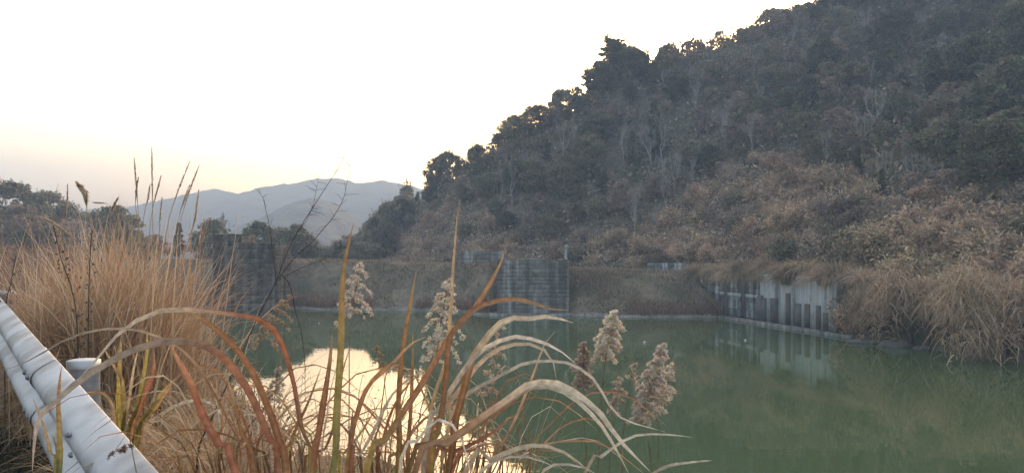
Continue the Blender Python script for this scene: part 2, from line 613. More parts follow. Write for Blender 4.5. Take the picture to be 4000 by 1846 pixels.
# ------------------------------------------------------------------ large structure
structure('water', mesh_np('water', [(-260, -60, 0), (160, -60, 0), (160, 140, 0), (-260, 140, 0)], [(0, 1, 2, 3)]), M['water'])
structure('ground', grid_mesh('ground', spaced(-260, 60, -40, 14, 0.6, 5), spaced(-40, 190, -4, 64, 0.6, 4), bank_h,
                              lambda X, Y, Z: (Z > -1.9)), M['ground'])
structure('embankment', grid_mesh('embankment', spaced(-230, 22.0, -45, 22.0, 0.6, 6), spaced(70, 150, 70, 110, 0.6, 5), emb_h,
                                  lambda X, Y, Z: (Z > -1.9)), M['embank'])
structure('valley_floor', grid_mesh('valley_floor', np.linspace(-1350, 1350, 60), np.concatenate([[149.0], np.linspace(160, 1280, 50)]),
                                    lambda X, Y: 4.0 + 0 * X), M['embank'])
structure('hill', grid_mesh('hill', np.arange(-70, 230, 2.0), np.arange(26, 400, 2.0), hill_h, lambda X, Y, Z: Z > -1.5), M['hill'])
rd = [G0 - GN * 1.0 - GD * 14, G0 - GN * 1.0 + GD * 34, G0 - GN * 8.0 + GD * 34, G0 - GN * 8.0 - GD * 14]


def ridge(name, prof, d, depth, seed, mat):
    prof = np.array(prof, float) * 4000 / 2576
    xs = np.linspace(prof[0, 0], prof[-1, 0], 260)
    top = CAM_Z + (1000 - np.interp(xs, prof[:, 0], prof[:, 1])) / F * d
    X0 = (xs - 2000) / F * d
    ys = np.linspace(-1, 1, 90)
    X, T = np.meshgrid(X0, ys)
    Tz = np.broadcast_to(top, X.shape)
    Y = d + T * depth
    rid = fbm(X / (depth * .35), Y / (depth * .5), 4, seed)
    prof_t = np.clip(1 - np.abs(T) ** 1.1, 0, 1)
    Z = Tz * prof_t * (1 + rid * 0.9 * (1 - prof_t) * np.minimum(1, np.abs(T) * 4)) + fbm(X / 7, Y / 7, 3, seed + 3) * 14 * d / 2500
    Z[0] = Z[-1] = -1
    v = np.stack([X, Y, Z], -1).reshape(-1, 3)
    nx, ny = len(xs), len(ys)
    i = np.arange((ny - 1) * (nx - 1)); a = (i // (nx - 1)) * nx + i % (nx - 1)
    return structure(name, mesh_np(name, v, np.stack([a, a + 1, a + nx + 1, a + nx], -1), smooth=True), mat)


ridge('mountains', [(-700, 560), (-300, 545), (-100, 548), (60, 540), (200, 530), (260, 524), (320, 522), (400, 505), (470, 490), (535, 474), (600, 487), (660, 471), (720, 463), (760, 456),
                    (800, 446), (850, 448), (900, 461), (960, 454), (1010, 460), (1060, 475), (1150, 470), (1300, 480), (1600, 460), (2000, 500), (2600, 540)], 900, 290, 31, M['mountain'])
ridge('mountain_spur', [(300, 652), (420, 632), (540, 604), (600, 580), (660, 545), (720, 517), (785, 495), (840, 506), (885, 540), (930, 580), (1000, 600), (1200, 590), (1500, 600)], 560, 150, 47, M['mountain'])

xs_ = np.arange(-60, 20.4, .5)
ys_ = emb_toe(xs_)
V = []
for a_, b_ in zip(xs_, ys_):
    w_ = .15 + .6 * float(vnoise(np.array([a_ * .5]), np.array([2.0]), 4)[0])
    V += [(a_, b_ - .35, .015), (a_, b_ + .1, .10), (a_, b_ + .1 + w_ * .5, .12 + w_ * .36)]
structure('mud_strip', mesh_np('mud_strip', V, [q_ for k in range(len(xs_) - 1) for q_ in ((3 * k, 3 * k + 3, 3 * k + 4, 3 * k + 1), (3 * k + 1, 3 * k + 4, 3 * k + 5, 3 * k + 2))]), M['mud'])
# road on the camera's side of the guardrail
rv = []
for p in rd:
    rv.append((p[0], p[1], 4.62))
nR = 24
V = []
for k in range(nR + 1):
    a = -14 + 48 * k / nR
    for off in (-1.1, -8.0):
        p = G0 + GN * off + GD * a
        V.append((p[0], p[1], float(np.max(bank_h(np.array([p[0], p[0] + .3]), np.array([p[1], p[1]])))) + 0.06))
structure('road', mesh_np('road', V, [(2 * k, 2 * k + 1, 2 * k + 3, 2 * k + 2) for k in range(nR)]), M['asphalt'])

# ------------------------------------------------------------------ masonry
def block_mesh(name, bev=0.035):
    b = 0.5 - bev
    v, q = [], []
    # chamfered front (towards -Y), straight back
    ring0 = [(-.5, .5, -.5), (.5, .5, -.5), (.5, .5, .5), (-.5, .5, .5)]
    ring1 = [(-.5, -.5 + bev, -.5), (.5, -.5 + bev, -.5), (.5, -.5 + bev, .5), (-.5, -.5 + bev, .5)]
    ring2 = [(-b, -.5, -b), (b, -.5, -b), (b, -.5, b), (-b, -.5, b)]
    v = ring0 + ring1 + ring2
    for r in (0, 4):
        for j in range(4):
            k = (j + 1) % 4
            q.append((r + j, r + k, r + 4 + k, r + 4 + j))
    q.append((8, 9, 10, 11)); q.append((3, 2, 1, 0))
    return mesh_np(name, v, q)


BLOCK = {}


def masonry_face(parent, origin, direction, length, z0, z1, course, bw, mat, depth=0.35, skip=None, name='stone_block'):
    """rows of single blocks on a vertical face; direction = unit vector to the right as seen from outside"""
    key = mat.name
    if key not in BLOCK:
        BLOCK[key] = block_mesh(name); BLOCK[key].materials.append(mat)
    rz = math.atan2(direction[1], direction[0])
    nrm = np.array([direction[1], -direction[0]])       # outward
    z, row = z0, 0
    while z < z1 - 0.12:
        h = min(course * random.uniform(0.78, 1.22), z1 - z)
        if z1 - (z + h) < 0.15:
            h = z1 - z
        x = -random.uniform(0, bw) if row % 2 else 0.0
        while x < length - 0.02:
            w = bw * random.uniform(0.55, 1.6)
            a, b = max(x, 0), min(x + w, length)
            if length - b < bw * .3:
                b = length
            x = b
            if b - a < 0.1 or (skip and skip((a + b) / 2, z + h / 2)):
                continue
            proud = random.uniform(0.0, 0.05)
            c = np.array(origin) + np.array(direction) * (a + b) / 2 + nrm * (proud - depth / 2)
            link(name, BLOCK[key], None, parent, (c[0], c[1], z + h / 2), (0, 0, rz + random.uniform(-.012, .012)),
                 (b - a - 0.014, depth, h - 0.014))
        z += h
        row += 1


def box_geo(x0, x1, y0, y1, z0, z1):
    v = [(x0, y0, z0), (x1, y0, z0), (x1, y1, z0), (x0, y1, z0), (x0, y0, z1), (x1, y0, z1), (x1, y1, z1), (x0, y1, z1)]
    q = [(0, 3, 2, 1), (4, 5, 6, 7), (0, 1, 5, 4), (1, 2, 6, 5), (2, 3, 7, 6), (3, 0, 4, 7)]
    return v, q


def box_part(name, mat, parent, *a):
    v, q = box_geo(*a)
    return link(name, mesh_np(name, v, q), mat, parent)


def pier(label, x0, x1, y0, y1, z0, z1, mat, course, bw, skip=None, ragged=0.0):
    t = thing('stone_pier', label, 'pier')
    box_part('rubble_core', M['mortar'], t, x0 + .12, x1 - .12, y0 + .12, y1 - .1, z0, z1 - .1)
    masonry_face(t, (x0, y0), (1, 0), x1 - x0, z0, z1, course, bw, mat, skip=skip)
    masonry_face(t, (x1, y0 + .36), (0, 1), y1 - y0 - .36, z0, z1, course, bw * 1.6, mat, skip=None)
    # coping slabs, uneven
    x = x0
    while x < x1 - .1:
        w = min(random.uniform(.8, 1.4), x1 - x)
        if random.random() > ragged:
            hgt = random.uniform(.12, .22)
            v, q = box_geo(x + .015, x + w - .015, y0 + .02, y1 - .05, z1 + .003, z1 + hgt)
            link('coping_slab', mesh_np('coping_slab', v, q), mat, t)
        x += w
    return t


pier('dark square stone pier rising from the water by the pampas grass', -30.7, -25.95, 84.0, 90, -0.6, 7.25, M['stone'], 0.50, 0.62, ragged=.1)
pier('taller dark stone block set behind and beside the dark pier', -34.3, -31.0, 88.0, 93, -0.4, 8.35, M['stone'], 0.50, 0.75)
t = pier('streaked grey stone pier standing out of the grassy embankment', -1.55, 5.8, 78.0, 88, 0.25, 5.55, M['grey_stone'], 0.43, 0.60, ragged=.35)
v, q = box_geo(-2.4, 6.1, 77.3, 80, -0.8, 0.24)
link('footing', mesh_np('footing', v, q), M['grey_stone'], t)
t = thing('stone_wall', 'long low grey stone wall on the bank behind the streaked pier', 'wall')
box_part('rubble_core', M['mortar'], t, -6.3, -0.9, 92.2, 93.4, 3.5, 6.45)
masonry_face(t, (-6.4, 92.0), (1, 0), 5.6, 4.0, 6.6, 0.45, 0.8, M['grey_stone'])
t = thing('stone_wall', 'short ruined wall of square blocks on top of the grassy bank', 'wall')
box_part('rubble_core', M['mortar'], t, 15.3, 19.6, 86.2, 87.0, 3.6, 5.0)
masonry_face(t, (15.2, 86.0), (1, 0), 4.5, 4.2, 5.25, 0.52, 0.75, M['dark_wall'])

# retaining wall on the right shore
WA, WB = np.array([18.4, 86.0]), np.array([25.2, 56.5])
WL = float(np.linalg.norm(WB - WA)); WD = (WB - WA) / WL; WNn = np.array([WD[1], -WD[0]])
t = thing('retaining_wall', 'pale stained retaining wall with dark buttresses at the right shore', 'wall')


def wall_part(name, mat, s0, s1, z0, z1, front, back):
    """box between wall positions s0..s1 with its faces front/back metres out from the wall line"""
    c = []
    for s, o in ((s0, front), (s1, front), (s1, back), (s0, back)):
        p = WA + WD * s + WNn * o
        c.append(p)
    v = [(p[0], p[1], z0) for p in c] + [(p[0], p[1], z1) for p in c]
    return link(name, mesh_np(name, v, box_geo(0, 1, 0, 1, 0, 1)[1]), mat, t)


def wall_s(px):
    """position along the wall seen at photo column px"""
    k = (px - 2000) / F
    return float((k * WA[1] - WA[0]) / (WD[0] - k * WD[1]))


wall_part('wall_core', M['mortar'], 0, WL, -0.8, 4.35, -.3, -1.4)
s_mid = wall_s(2968)
masonry_face(t, WA, WD, s_mid, 0.3, 4.4, 0.62, 1.15, M['dark_wall'], depth=.32)
xs = [2968, 3018, 3062, 3100, 3138, 3180, 3222, 3262]
for a, b in zip(xs[:-1], xs[1:]):
    wall_part('concrete_panel', M['concrete'], wall_s(a) + .02, wall_s(b) - .02, 0.25, 4.4, random.uniform(-.03, .03), -.29)
wall_part('ledge', M['grey_stone'], wall_s(2780), WL, -0.6, 0.22, .75, -.28)
wall_part('band', M['concrete'], wall_s(2795), s_mid - .3, 2.15, 2.5, .07, -.2)
for px, top, w, out_ in [(2975, 2.5, 10, .30), (3028, 2.35, 16, .22), (3083, 2.9, 9, .2), (3120, 2.1, 14, .18), (3157, 2.15, 9, .2), (3202, 2.1, 9, .22), (3230, 1.6, 8, .2), (2985, 2.3, 14, .2), (2838, 4.1, 8, .12), (2905, 4.3, 10, .1)]:
    wall_part('buttress', M['buttress'], wall_s(px - w / 2 * 1.4), wall_s(px + w / 2 * 1.4), 0.23, top, out_, -.1)

# ------------------------------------------------------------------ plant geometry
def leaf_quads(centers, size, cols, aspect=1.7, flat=None):
    """one small bent-free leaf quad per centre, random orientation"""
    n = len(centers)
    a = unit(rng.normal(size=(n, 3)))
    if flat is not None:
        a[:, 2] *= flat
        a = unit(a)
    b = unit(np.cross(a, unit(rng.normal(size=(n, 3)))))
    s = (np.broadcast_to(size, (n,)) * rng.uniform(.6, 1.3, n))[:, None]
    a, b = a * s * aspect * .5, b * s * .5
    v = np.stack([centers - a, centers + b * .9 - a * .1, centers + a, centers - b * .9 - a * .1], 1).reshape(-1, 3)
    return v, np.arange(4 * n).reshape(n, 4), np.repeat(cols, 4, 0)


def tint(base, n, var=.18):
    base = np.asarray(base, float)
    f = 1 + rng.normal(0, var, (n, 1))
    return np.clip(base * f * (1 + rng.normal(0, .05, (n, 3))), .005, .9)


def blade_quads(base, az, L, curve, width, c_base, c_tip, seg=6, droop=0.0, facing=None):
    """arching grass blades, all arrays of length n"""
    n = len(base)
    s = np.linspace(0, 1, seg)[None, :, None]
    hd = np.stack([np.cos(az), np.sin(az), 0 * az], -1)[:, None, :]
    L3, c3 = np.reshape(L, (-1, 1, 1)), np.reshape(curve, (-1, 1, 1))
    up = np.array([0, 0, 1.0])[None, None, :]
    p = base[:, None, :] + hd * L3 * (0.12 * s + c3 * s ** 2) + up * L3 * (s - c3 * .55 * s ** 2 - (c3 ** 2 + droop) * .5 * s ** 3)
    side = np.stack([-np.sin(az), np.cos(az), 0 * az], -1)
    if facing is not None:
        side = unit(side + facing * rng.normal(size=(n, 3)))
    w = np.reshape(width, (-1, 1, 1)) * (np.sin(np.pi * (0.18 + .82 * s) ** .8) * .55 + .45 * (1 - s)) * .5
    v = np.stack([p - side[:, None, :] * w, p + side[:, None, :] * w], 2).reshape(-1, 3)
    i = np.arange(n)[:, None] * (2 * seg) + np.arange(seg - 1)[None, :] * 2
    q = np.stack([i, i + 1, i + 3, i + 2], -1).reshape(-1, 4)
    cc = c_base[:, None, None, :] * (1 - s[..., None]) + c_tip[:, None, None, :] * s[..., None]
    return v, q, np.broadcast_to(cc, (n, seg, 2, 3)).reshape(-1, 3)


def branch_mesh(name, segs, mat):
    mb = MB()
    for pts_, rad in segs:
        v, q = tube_geo(pts_, rad, 5)
        mb.add(v, q, (.2, .2, .2))
    me = mb.mesh(name, True)
    me.materials.append(mat)
    return me


def grow(p, d, L, r, depth, out, tips, spread=.6, up=.15, kink=.12):
    n = 4
    pts_ = [p]
    for k in range(n):
        d = unit(d + rng.normal(0, kink, 3) + np.array([0, 0, up * .3]))
        pts_.append(pts_[-1] + d * L / n)
    out.append((np.array(pts_), np.linspace(r, r * .6, n + 1)))
    if depth == 0:
        tips.append(pts_[-1])
        return
    for k in range(rng.integers(2, 4)):
        nd = unit(d + rng.normal(0, spread, 3) + np.array([0, 0, up]))
        i = rng.integers(2, n + 1)
        grow(pts_[i], nd, L * rng.uniform(.6, .8), r * .55, depth - 1, out, tips, spread, up, kink)


def crown_mesh(name, centers, radii, per, leaf, base_cols, mat, aspect=1.7, flat=None, squash=.75):
    mb = MB()
    for c, r in zip(centers, radii):
        d = unit(rng.normal(size=(per, 3)))
        rr = r * rng.uniform(.1, 1.35, (per, 1)) ** .7
        pos = c + d * rr * np.array([1, 1, squash])
        bc = base_cols[rng.integers(len(base_cols))] * rng.uniform(.8, 1.25)
        mb.add(*leaf_quads(pos, leaf, tint(bc, per, .2), aspect, flat))
    me = mb.mesh(name)
    me.materials.append(mat)
    return me


GREENS = [np.array(c) * np.array((2.3, 2.1, 1.95)) for c in ((.045, .055, .034), (.055, .066, .042), (.065, .066, .045), (.05, .052, .04))]
OLIVES = [np.array(c) * np.array((2.1, 1.95, 1.8)) for c in ((.075, .078, .05), (.09, .085, .058), (.07, .075, .055), (.10, .088, .064))]
TANS = [np.array(c) * np.array((1.6, 1.55, 1.5)) for c in ((.27, .205, .14), (.22, .17, .12), (.31, .245, .175), (.18, .145, .105), (.24, .19, .14))]
BROWNS = [np.array(c) * np.array((1.75, 1.8, 1.8)) for c in ((.14, .11, .085), (.17, .13, .10), (.12, .10, .08))]


def make_broadleaf(h, w, cols, nclump=46, per=95, leaf=.34, low=.2):
    nclump, per, leaf = int(nclump * 2.0), int(per * .62), leaf * .82
    segs, tips = [], []
    grow(np.array([0, 0, -.4]), np.array([0, 0, 1.0]), h * .5, h * .026, 3, segs, tips, .55, .2)
    centers, radii = [], []
    for k in range(nclump):
        z = rng.uniform(low, 1)
        prof = math.sin(math.pi * min(1, (z - low) / (1 - low) * .82 + .16)) ** .7
        a = rng.uniform(0, 2 * math.pi)
        r = w * .5 * prof * rng.uniform(.2, 1.05) ** .5
        centers.append(np.array([r * math.cos(a), r * math.sin(a), z * h * .93]))
        radii.append(w * rng.uniform(.06, .15))
    return [('trunk', branch_mesh('trunk', segs, M['bark'])), ('crown', crown_mesh('crown', centers, radii, per, leaf, cols, M['crown']))]


def make_conifer(h, w, cols):
    segs = [(np.array([(0, 0, -.4), (.05, 0, h * .5), (0, 0, h * .98)]), np.array([h * .022, h * .014, .02]))]
    centers, radii = [], []
    for k in range(64):
        z = rng.uniform(.12, .99)
        r = w * .5 * (1 - z) ** .8 * rng.uniform(.35, 1)
        a = rng.uniform(0, 6.28)
        centers.append(np.array([r * math.cos(a), r * math.sin(a), z * h - r * .25]))
        radii.append(.35 + w * .1 * (1 - z))
    return [('trunk', branch_mesh('trunk', segs, M['bark'])), ('crown', crown_mesh('crown', centers, radii, 60, .3, cols, M['crown'], 2.2, .6, .6))]


def make_bare(h, mat, depth=5, spread=.42):
    segs, tips = [], []
    grow(np.array([0, 0, -.4]), np.array([0.05, 0, 1.0]), h * .36, h * .02, depth, segs, tips, spread, .3, .1)
    big = [s for s in segs if s[1][0] > h * .005]
    small = [s for s in segs if s[1][0] <= h * .005]
    return [('trunk', branch_mesh('trunk', big, mat)), ('twigs', branch_mesh('twigs', [(p, np.maximum(r, .018)) for p, r in small], mat))]


def make_pine(h, w):
    segs, tips = [], []
    segs.append((np.array([(0, 0, -.4), (.1, 0, h * .5), (.3, 0, h * .95)]), np.array([.16, .11, .05])))
    centers, radii = [], []
    for k in range(30):
        z = rng.uniform(.16, 1.0) * h
        a = rng.uniform(0, 6.28)
        r = w * .5 * rng.uniform(.25, 1) * (1.15 - z / h * .7)
        e = np.array([r * math.cos(a), r * math.sin(a), z + r * .15])
        segs.append((np.array([(.1, 0, z - r * .3), e * .6 + np.array([0, 0, z * .4 - .1]), e]), np.array([.06, .04, .02])))
        for j in range(4):
            centers.append(e + rng.normal(0, .55, 3) * np.array([1, 1, .5])); radii.append(rng.uniform(.35, .8))
    return [('trunk', branch_mesh('trunk', segs, M['bark'])), ('crown', crown_mesh('crown', centers, radii, 55, .26, GREENS, M['crown'], 2.2, None, .5))]


def make_shrub(h, w, cols, n=1300, leaf=.2):
    mb = MB()
    stems = MB()
    for k in range(26):
        a = rng.uniform(0, 6.28); r = w * .5 * math.sqrt(rng.uniform(0, 1))
        e = np.array([r * math.cos(a), r * math.sin(a), h * (1 - .5 * (r / (w * .5)) ** 2) * rng.uniform(.7, 1.05)])
        p = np.array([(e[0] * .15, e[1] * .15, -.3), (e[0] * .6, e[1] * .6, e[2] * .65), e])
        v, q = tube_geo(catmull(p, 5), np.linspace(.025, .008, 5), 4); stems.add(v, q, (.15, .12, .09))
        m = n // 26
        tt = rng.uniform(.35, 1.05, (m, 1))
        pos = e * tt ** .8 + rng.normal(0, .16 + .04 * h, (m, 3))
        bc = cols[rng.integers(len(cols))] * rng.uniform(.75, 1.25)
        mb.add(*leaf_quads(pos, leaf, tint(bc, m, .22), 2.4))
    f = mb.mesh('foliage'); f.materials.append(M['brush'])
    s = stems.mesh('stems'); s.materials.append(M['grass'])
    return [('stems', s), ('foliage', f)]


def make_clump(h, n, cols, width, curve=(.25, .85), droop=.2, spread=.25, seg=6, name='blades'):
    az = rng.uniform(0, 6.28, n)
    base = np.stack([np.cos(az), np.sin(az), 0 * az], -1) * (spread * np.sqrt(rng.uniform(0, 1, n)))[:, None]
    base[:, 2] = -.1
    pick = np.array(cols)[rng.integers(0, len(cols), n)]
    cb = np.clip(pick * rng.uniform(.7, 1.0, (n, 1)), 0, 1); ct = np.clip(pick * rng.uniform(1.0, 1.35, (n, 1)), 0, 1)
    v, q, c = blade_quads(base, az + rng.normal(0, .5, n), h * rng.uniform(.55, 1.15, n), rng.uniform(*curve, n), width * rng.uniform(.6, 1.3, n), cb, ct, seg, droop, .5)
    me = mesh_np(name, v, q, c); me.materials.append(M['reed'])
    return [(name, me)]


def place(name, parts, loc, label, cat, group=None, scale=1.0, rotz=None, sx=1.0):
    r = thing(name, label, cat, loc, rng.uniform(0, 6.28) if rotz is None else rotz, group, (scale * sx, scale * sx, scale))
    for pn, me in parts:
        po_ = link(pn, me, None, r)
        if pn == 'twigs':
            po_['kind'] = 'stuff'
    return r


EVERGREEN = [make_broadleaf(8, 6.8, GREENS), make_broadleaf(8, 7.6, GREENS, 52), make_broadleaf(8, 6.0, GREENS, 40, low=.1)]
ROUND = [make_broadleaf(6, 6.4, GREENS, 60, 95, .3, .02), make_broadleaf(6, 6.0, GREENS, 56, 95, .3, .03), make_broadleaf(6, 5.6, GREENS, 52, 95, .3, .02)]
OLIVE = [make_broadleaf(7, 6.2, OLIVES, 44, 80, .3, .08), make_broadleaf(7, 7.0, OLIVES, 48, 80, .3, .05)]
RUSSET = [make_broadleaf(6, 5.5, BROWNS, 40, 70, .28, .05), make_broadleaf(6, 6.2, BROWNS, 42, 60, .28, .05)]
CONIFER = [make_conifer(9, 4.4, GREENS), make_conifer(9, 3.8, GREENS)]
PALE_BARE = [make_bare(8, M['pale_bark'], 5), make_bare(8, M['pale_bark'], 5, .36), make_bare(8, M['pale_bark'], 4, .5)]
GREY_BARE = [make_bare(7, M['bark'], 6, .45), make_bare(7, M['bark'], 6, .5)]
PINE = [make_pine(9.5, 6.5), make_pine(9.5, 5.5)]
TAN_SHRUB = [make_shrub(2.4, 3.2, TANS, 2900, .125), make_shrub(2.0, 3.4, TANS, 2900, .12), make_shrub(2.8, 2.8, TANS, 2900, .125)]
DARK_SHRUB = [make_shrub(2.4, 3.2, OLIVES, 2600, .14), make_shrub(2.2, 3.0, BROWNS, 2600, .13)]
DROOP = [make_clump(2.6, 640, TANS + BROWNS, .05, (.15, 1.1), .35, .8), make_clump(2.3, 640, TANS + BROWNS, .05, (.1, 1.2), .4, .9), make_clump(2.0, 560, TANS + BROWNS[:1], .045, (.05, 1.0), .2, .8)]

# ------------------------------------------------------------------ hillside vegetation
ZX = [1300, 1560, 1640, 1760, 1900, 2050, 2300, 2480, 2700, 2850, 3050, 3250, 3400, 3600, 3750, 4000, 4300]
ZY = [1010, 985, 880, 790, 850, 960, 965, 900, 770, 665, 615, 660, 760, 800, 770, 735, 700]


def tan_zone(px, py):
    return py > np.interp(px, ZX, ZY)


cand = np.stack([rng.uniform(-50, 125, 60000), rng.uniform(45, 215, 60000)], -1)
cz = hill_h(cand[:, 0], cand[:, 1])
cpx, cpy = pix(cand[:, 0], cand[:, 1], cz)
# keep what the camera side shows: not behind the crest, inside the view
e_d = np.hypot(cand[:, 0], cand[:, 1])
ok = (cpx > 1290) & (cpx < 4260) & (cz > 4.6) & (cpy > -260)
crest_d = np.interp(cpx, CREST_X, CREST_D) + 4
ok &= cand[:, 1] < crest_d + 4
emb_front = cand[:, 1] > np.interp(cand[:, 0], [-60, 0, 20, 26, 60], [100, 92, 80, 52, 40])
ok &= emb_front
cand, cz, cpx, cpy = cand[ok], cz[ok], cpx[ok], cpy[ok]
zone = tan_zone(cpx, cpy)
taken = []
n_tree = 0
G_EV = 'evergreen trees'
G_OL = 'olive leafy trees'
G_RU = 'russet trees'
G_CO = 'conical trees'
G_BA = 'leafless trees'
for i in range(len(cand)):
    if zone[i] or n_tree >= 760:
        continue
    x, y = cand[i]
    sp = 1.9 + 0.010 * y
    cy_ = np.interp(cpx[i], CREST_X, CREST_Y)
    if cpy[i] < cy_ + 45:
        sp *= .62
    if any((x - a) ** 2 + (y - b) ** 2 < sp * sp for a, b in taken):
        continue
    taken.append((x, y)); n_tree += 1
    s = rng.uniform(.32, .52) if rng.uniform() < .55 else rng.uniform(.5, .85)
    near_edge = cpy[i] > np.interp(cpx[i], ZX, ZY) - 60
    if near_edge:
        s *= .75
    line_y = np.interp(cpx[i], ZX, ZY)
    crest_y = np.interp(cpx[i], CREST_X, CREST_Y)
    if cpx[i] < 1750:
        where = 'at the low end of the hill near the mountains'
    elif cpx[i] > 3450:
        where = 'on the steep slope toward the right edge'
    elif near_edge:
        where = 'just above the tan brush of the hill'
    elif cpy[i] < crest_y + 90:
        where = 'along the crest of the hill'
    elif cpx[i] < 2400:
        where = 'on the slope above the grey pier'
    else:
        where = 'in the middle of the wooded hillside'
    mixv = vnoise(x * .05, y * .05, 77) + rng.normal(0, .16)
    loc = (x, y, cz[i] - .2)
    if mixv < .38:
        place('evergreen_tree', EVERGREEN[rng.integers(3)], loc, 'dark evergreen tree ' + where, 'tree', G_EV + ' ' + where, s, sx=rng.uniform(.85, 1.15))
    elif mixv < .58:
        place('leafy_tree', OLIVE[rng.integers(2)], loc, 'dull olive leafy tree ' + where, 'tree', G_OL + ' ' + where, s, sx=rng.uniform(.85, 1.15))
    elif mixv < .74:
        place('russet_tree', RUSSET[rng.integers(2)], loc, 'brownish winter tree ' + where, 'tree', G_RU + ' ' + where, s, sx=rng.uniform(.85, 1.15))
    elif mixv < .83 and cpy[i] > cy_ + 70:
        place('conifer_tree', CONIFER[rng.integers(2)], loc, 'narrow dark conifer ' + where, 'tree', G_CO + ' ' + where, s * .95)
    else:
        place('bare_tree', GREY_BARE[rng.integers(2)], loc, 'grey leafless tree ' + where, 'tree', G_BA + ' ' + where, s)


def on_hill(px, py):
    p = hit_hill(px, py)
    if p is None:                       # above the crest line: stand on the crest itself
        d = float(np.interp(px, CREST_X, CREST_D))
        x = (px - 2000) / F * d
        p = np.array([x, d, float(hill_h(np.array([x]), np.array([d]))[0])])
    return p


# single trees that stand out on the hill
for px, py, hpx, parts, nm, lab, h0 in [
    (2385, 318, 170, PINE[0], 'pine_tree', 'tall open crowned pine rising above the ridge line by the sun glow', 9.5),
    (2425, 300, 135, PINE[1], 'pine_tree', 'pine close behind the tall open crowned pine on the ridge', 9.5),
    (2350, 335, 110, OLIVE[0], 'leafy_tree', 'leafy tree tucked against the foot of the tall ridge pine', 7),
    (2310, 345, 75, PINE[1], 'pine_tree', 'smaller pine on the ridge just below the tall open crowned pine', 9.5),
    (2190, 420, 130, PALE_BARE[2], 'bare_tree', 'thin leafless tree poking above the ridge left of the pines', 8),
    (3405, 385, 180, PALE_BARE[0], 'bare_tree', 'pale trunked forked tree high on the wooded slope', 8),
    (3590, 745, 220, PALE_BARE[1], 'bare_tree', 'pale forked leafless tree above the tan brush near the right edge', 8),
    (2870, 725, 150, PALE_BARE[2], 'bare_tree', 'pale leafless tree at the top of the tan brush slope', 8),
    (2557, 925, 150, PALE_BARE[0], 'bare_tree', 'slim pale leafless tree low on the slope above the grassy bank', 8),
    (3255, 205, 130, PALE_BARE[1], 'bare_tree', 'slender pale trunk high in the hazy upper wood', 8),
    (3740, 240, 150, PALE_BARE[2], 'bare_tree', 'pale straight tree in the upper wood near the right edge', 8),
    (3665, 280, 160, PALE_BARE[0], 'bare_tree', 'leaning grey leafless tree in the upper wood beside a straight one', 8),
    (3640, 760, 170, PALE_BARE[0], 'bare_tree', 'thin upright pale stem right of the forked leafless tree', 8),
    (3470, 900, 130, PALE_BARE[1], 'bare_tree', 'thin dark stemmed leafless tree inside the tan brush', 8)]:
    p = on_hill(px, py)
    if p is None:
        continue
    top_z = CAM_Z - p[1] * (py - hpx - 1000) / F
    place(nm, parts, (p[0], p[1], p[2] - .2), lab, 'tree', None, (top_z - p[2]) / h0, rotz=rng.uniform(0, 6.28), sx=1.2 if nm == 'pine_tree' else 1.0)
for k, px in enumerate(np.linspace(1620, 3140, 34)):
    p = on_hill(px, float(np.interp(px, CREST_X, CREST_Y)) + 12)
    place('bare_tree', GREY_BARE[k % 2], (p[0], p[1], p[2] - .2), 'leafless tree in the row along the crest of the hill', 'tree', 'leafless trees along the hill crest', rng.uniform(.4, .65) if px < 2450 else rng.uniform(.65, .95))
for k in range(26):
    px = rng.uniform(1900, 3950)
    cy_ = float(np.interp(px, [1900, 2150, 2400, 2700, 3000, 3500, 4300], [605, 455, 320, 205, 130, -90, -230])); ly_ = float(np.interp(px, ZX, ZY))
    p = on_hill(px, rng.uniform(max(cy_ + 90, 120), ly_ + 30))
    if p is None:
        continue
    place('bare_tree', PALE_BARE[k % 3], (p[0], p[1], p[2] - .2), 'slim pale leafless trunk among the trees of the hillside', 'tree', 'pale leafless trunks in the wood', rng.uniform(.75, 1.2), sx=.75)
# big dark evergreens close on the right
for px, py, wpx, hpx, lab in [(3900, 745, 330, 300, 'large dark spreading evergreen above the tan brush at the right edge'),
                              (3960, 470, 300, 260, 'big rounded evergreen above the spreading one at the right edge'),
                              (3800, 360, 260, 240, 'domed evergreen high on the slope near the right edge'),
                              (4010, 250, 260, 280, 'evergreen at the upper right corner of the wood'),
                              (3950, 590, 260, 180, 'low broad evergreen between the two large ones at the right edge'),
                              (2330, 560, 170, 130, 'round dense evergreen standing out below the ridge pines'),
                              (2750, 660, 160, 110, 'pale topped bushy tree at the upper edge of the tan brush')]:
    p = on_hill(px, py)
    if p is None:
        continue
    sc = hpx / F * p[1] / 8
    place('evergreen_tree', EVERGREEN[1 if wpx > 250 else 0], (p[0], p[1], p[2] - .2), lab, 'tree', None, sc, sx=wpx / hpx * .95)

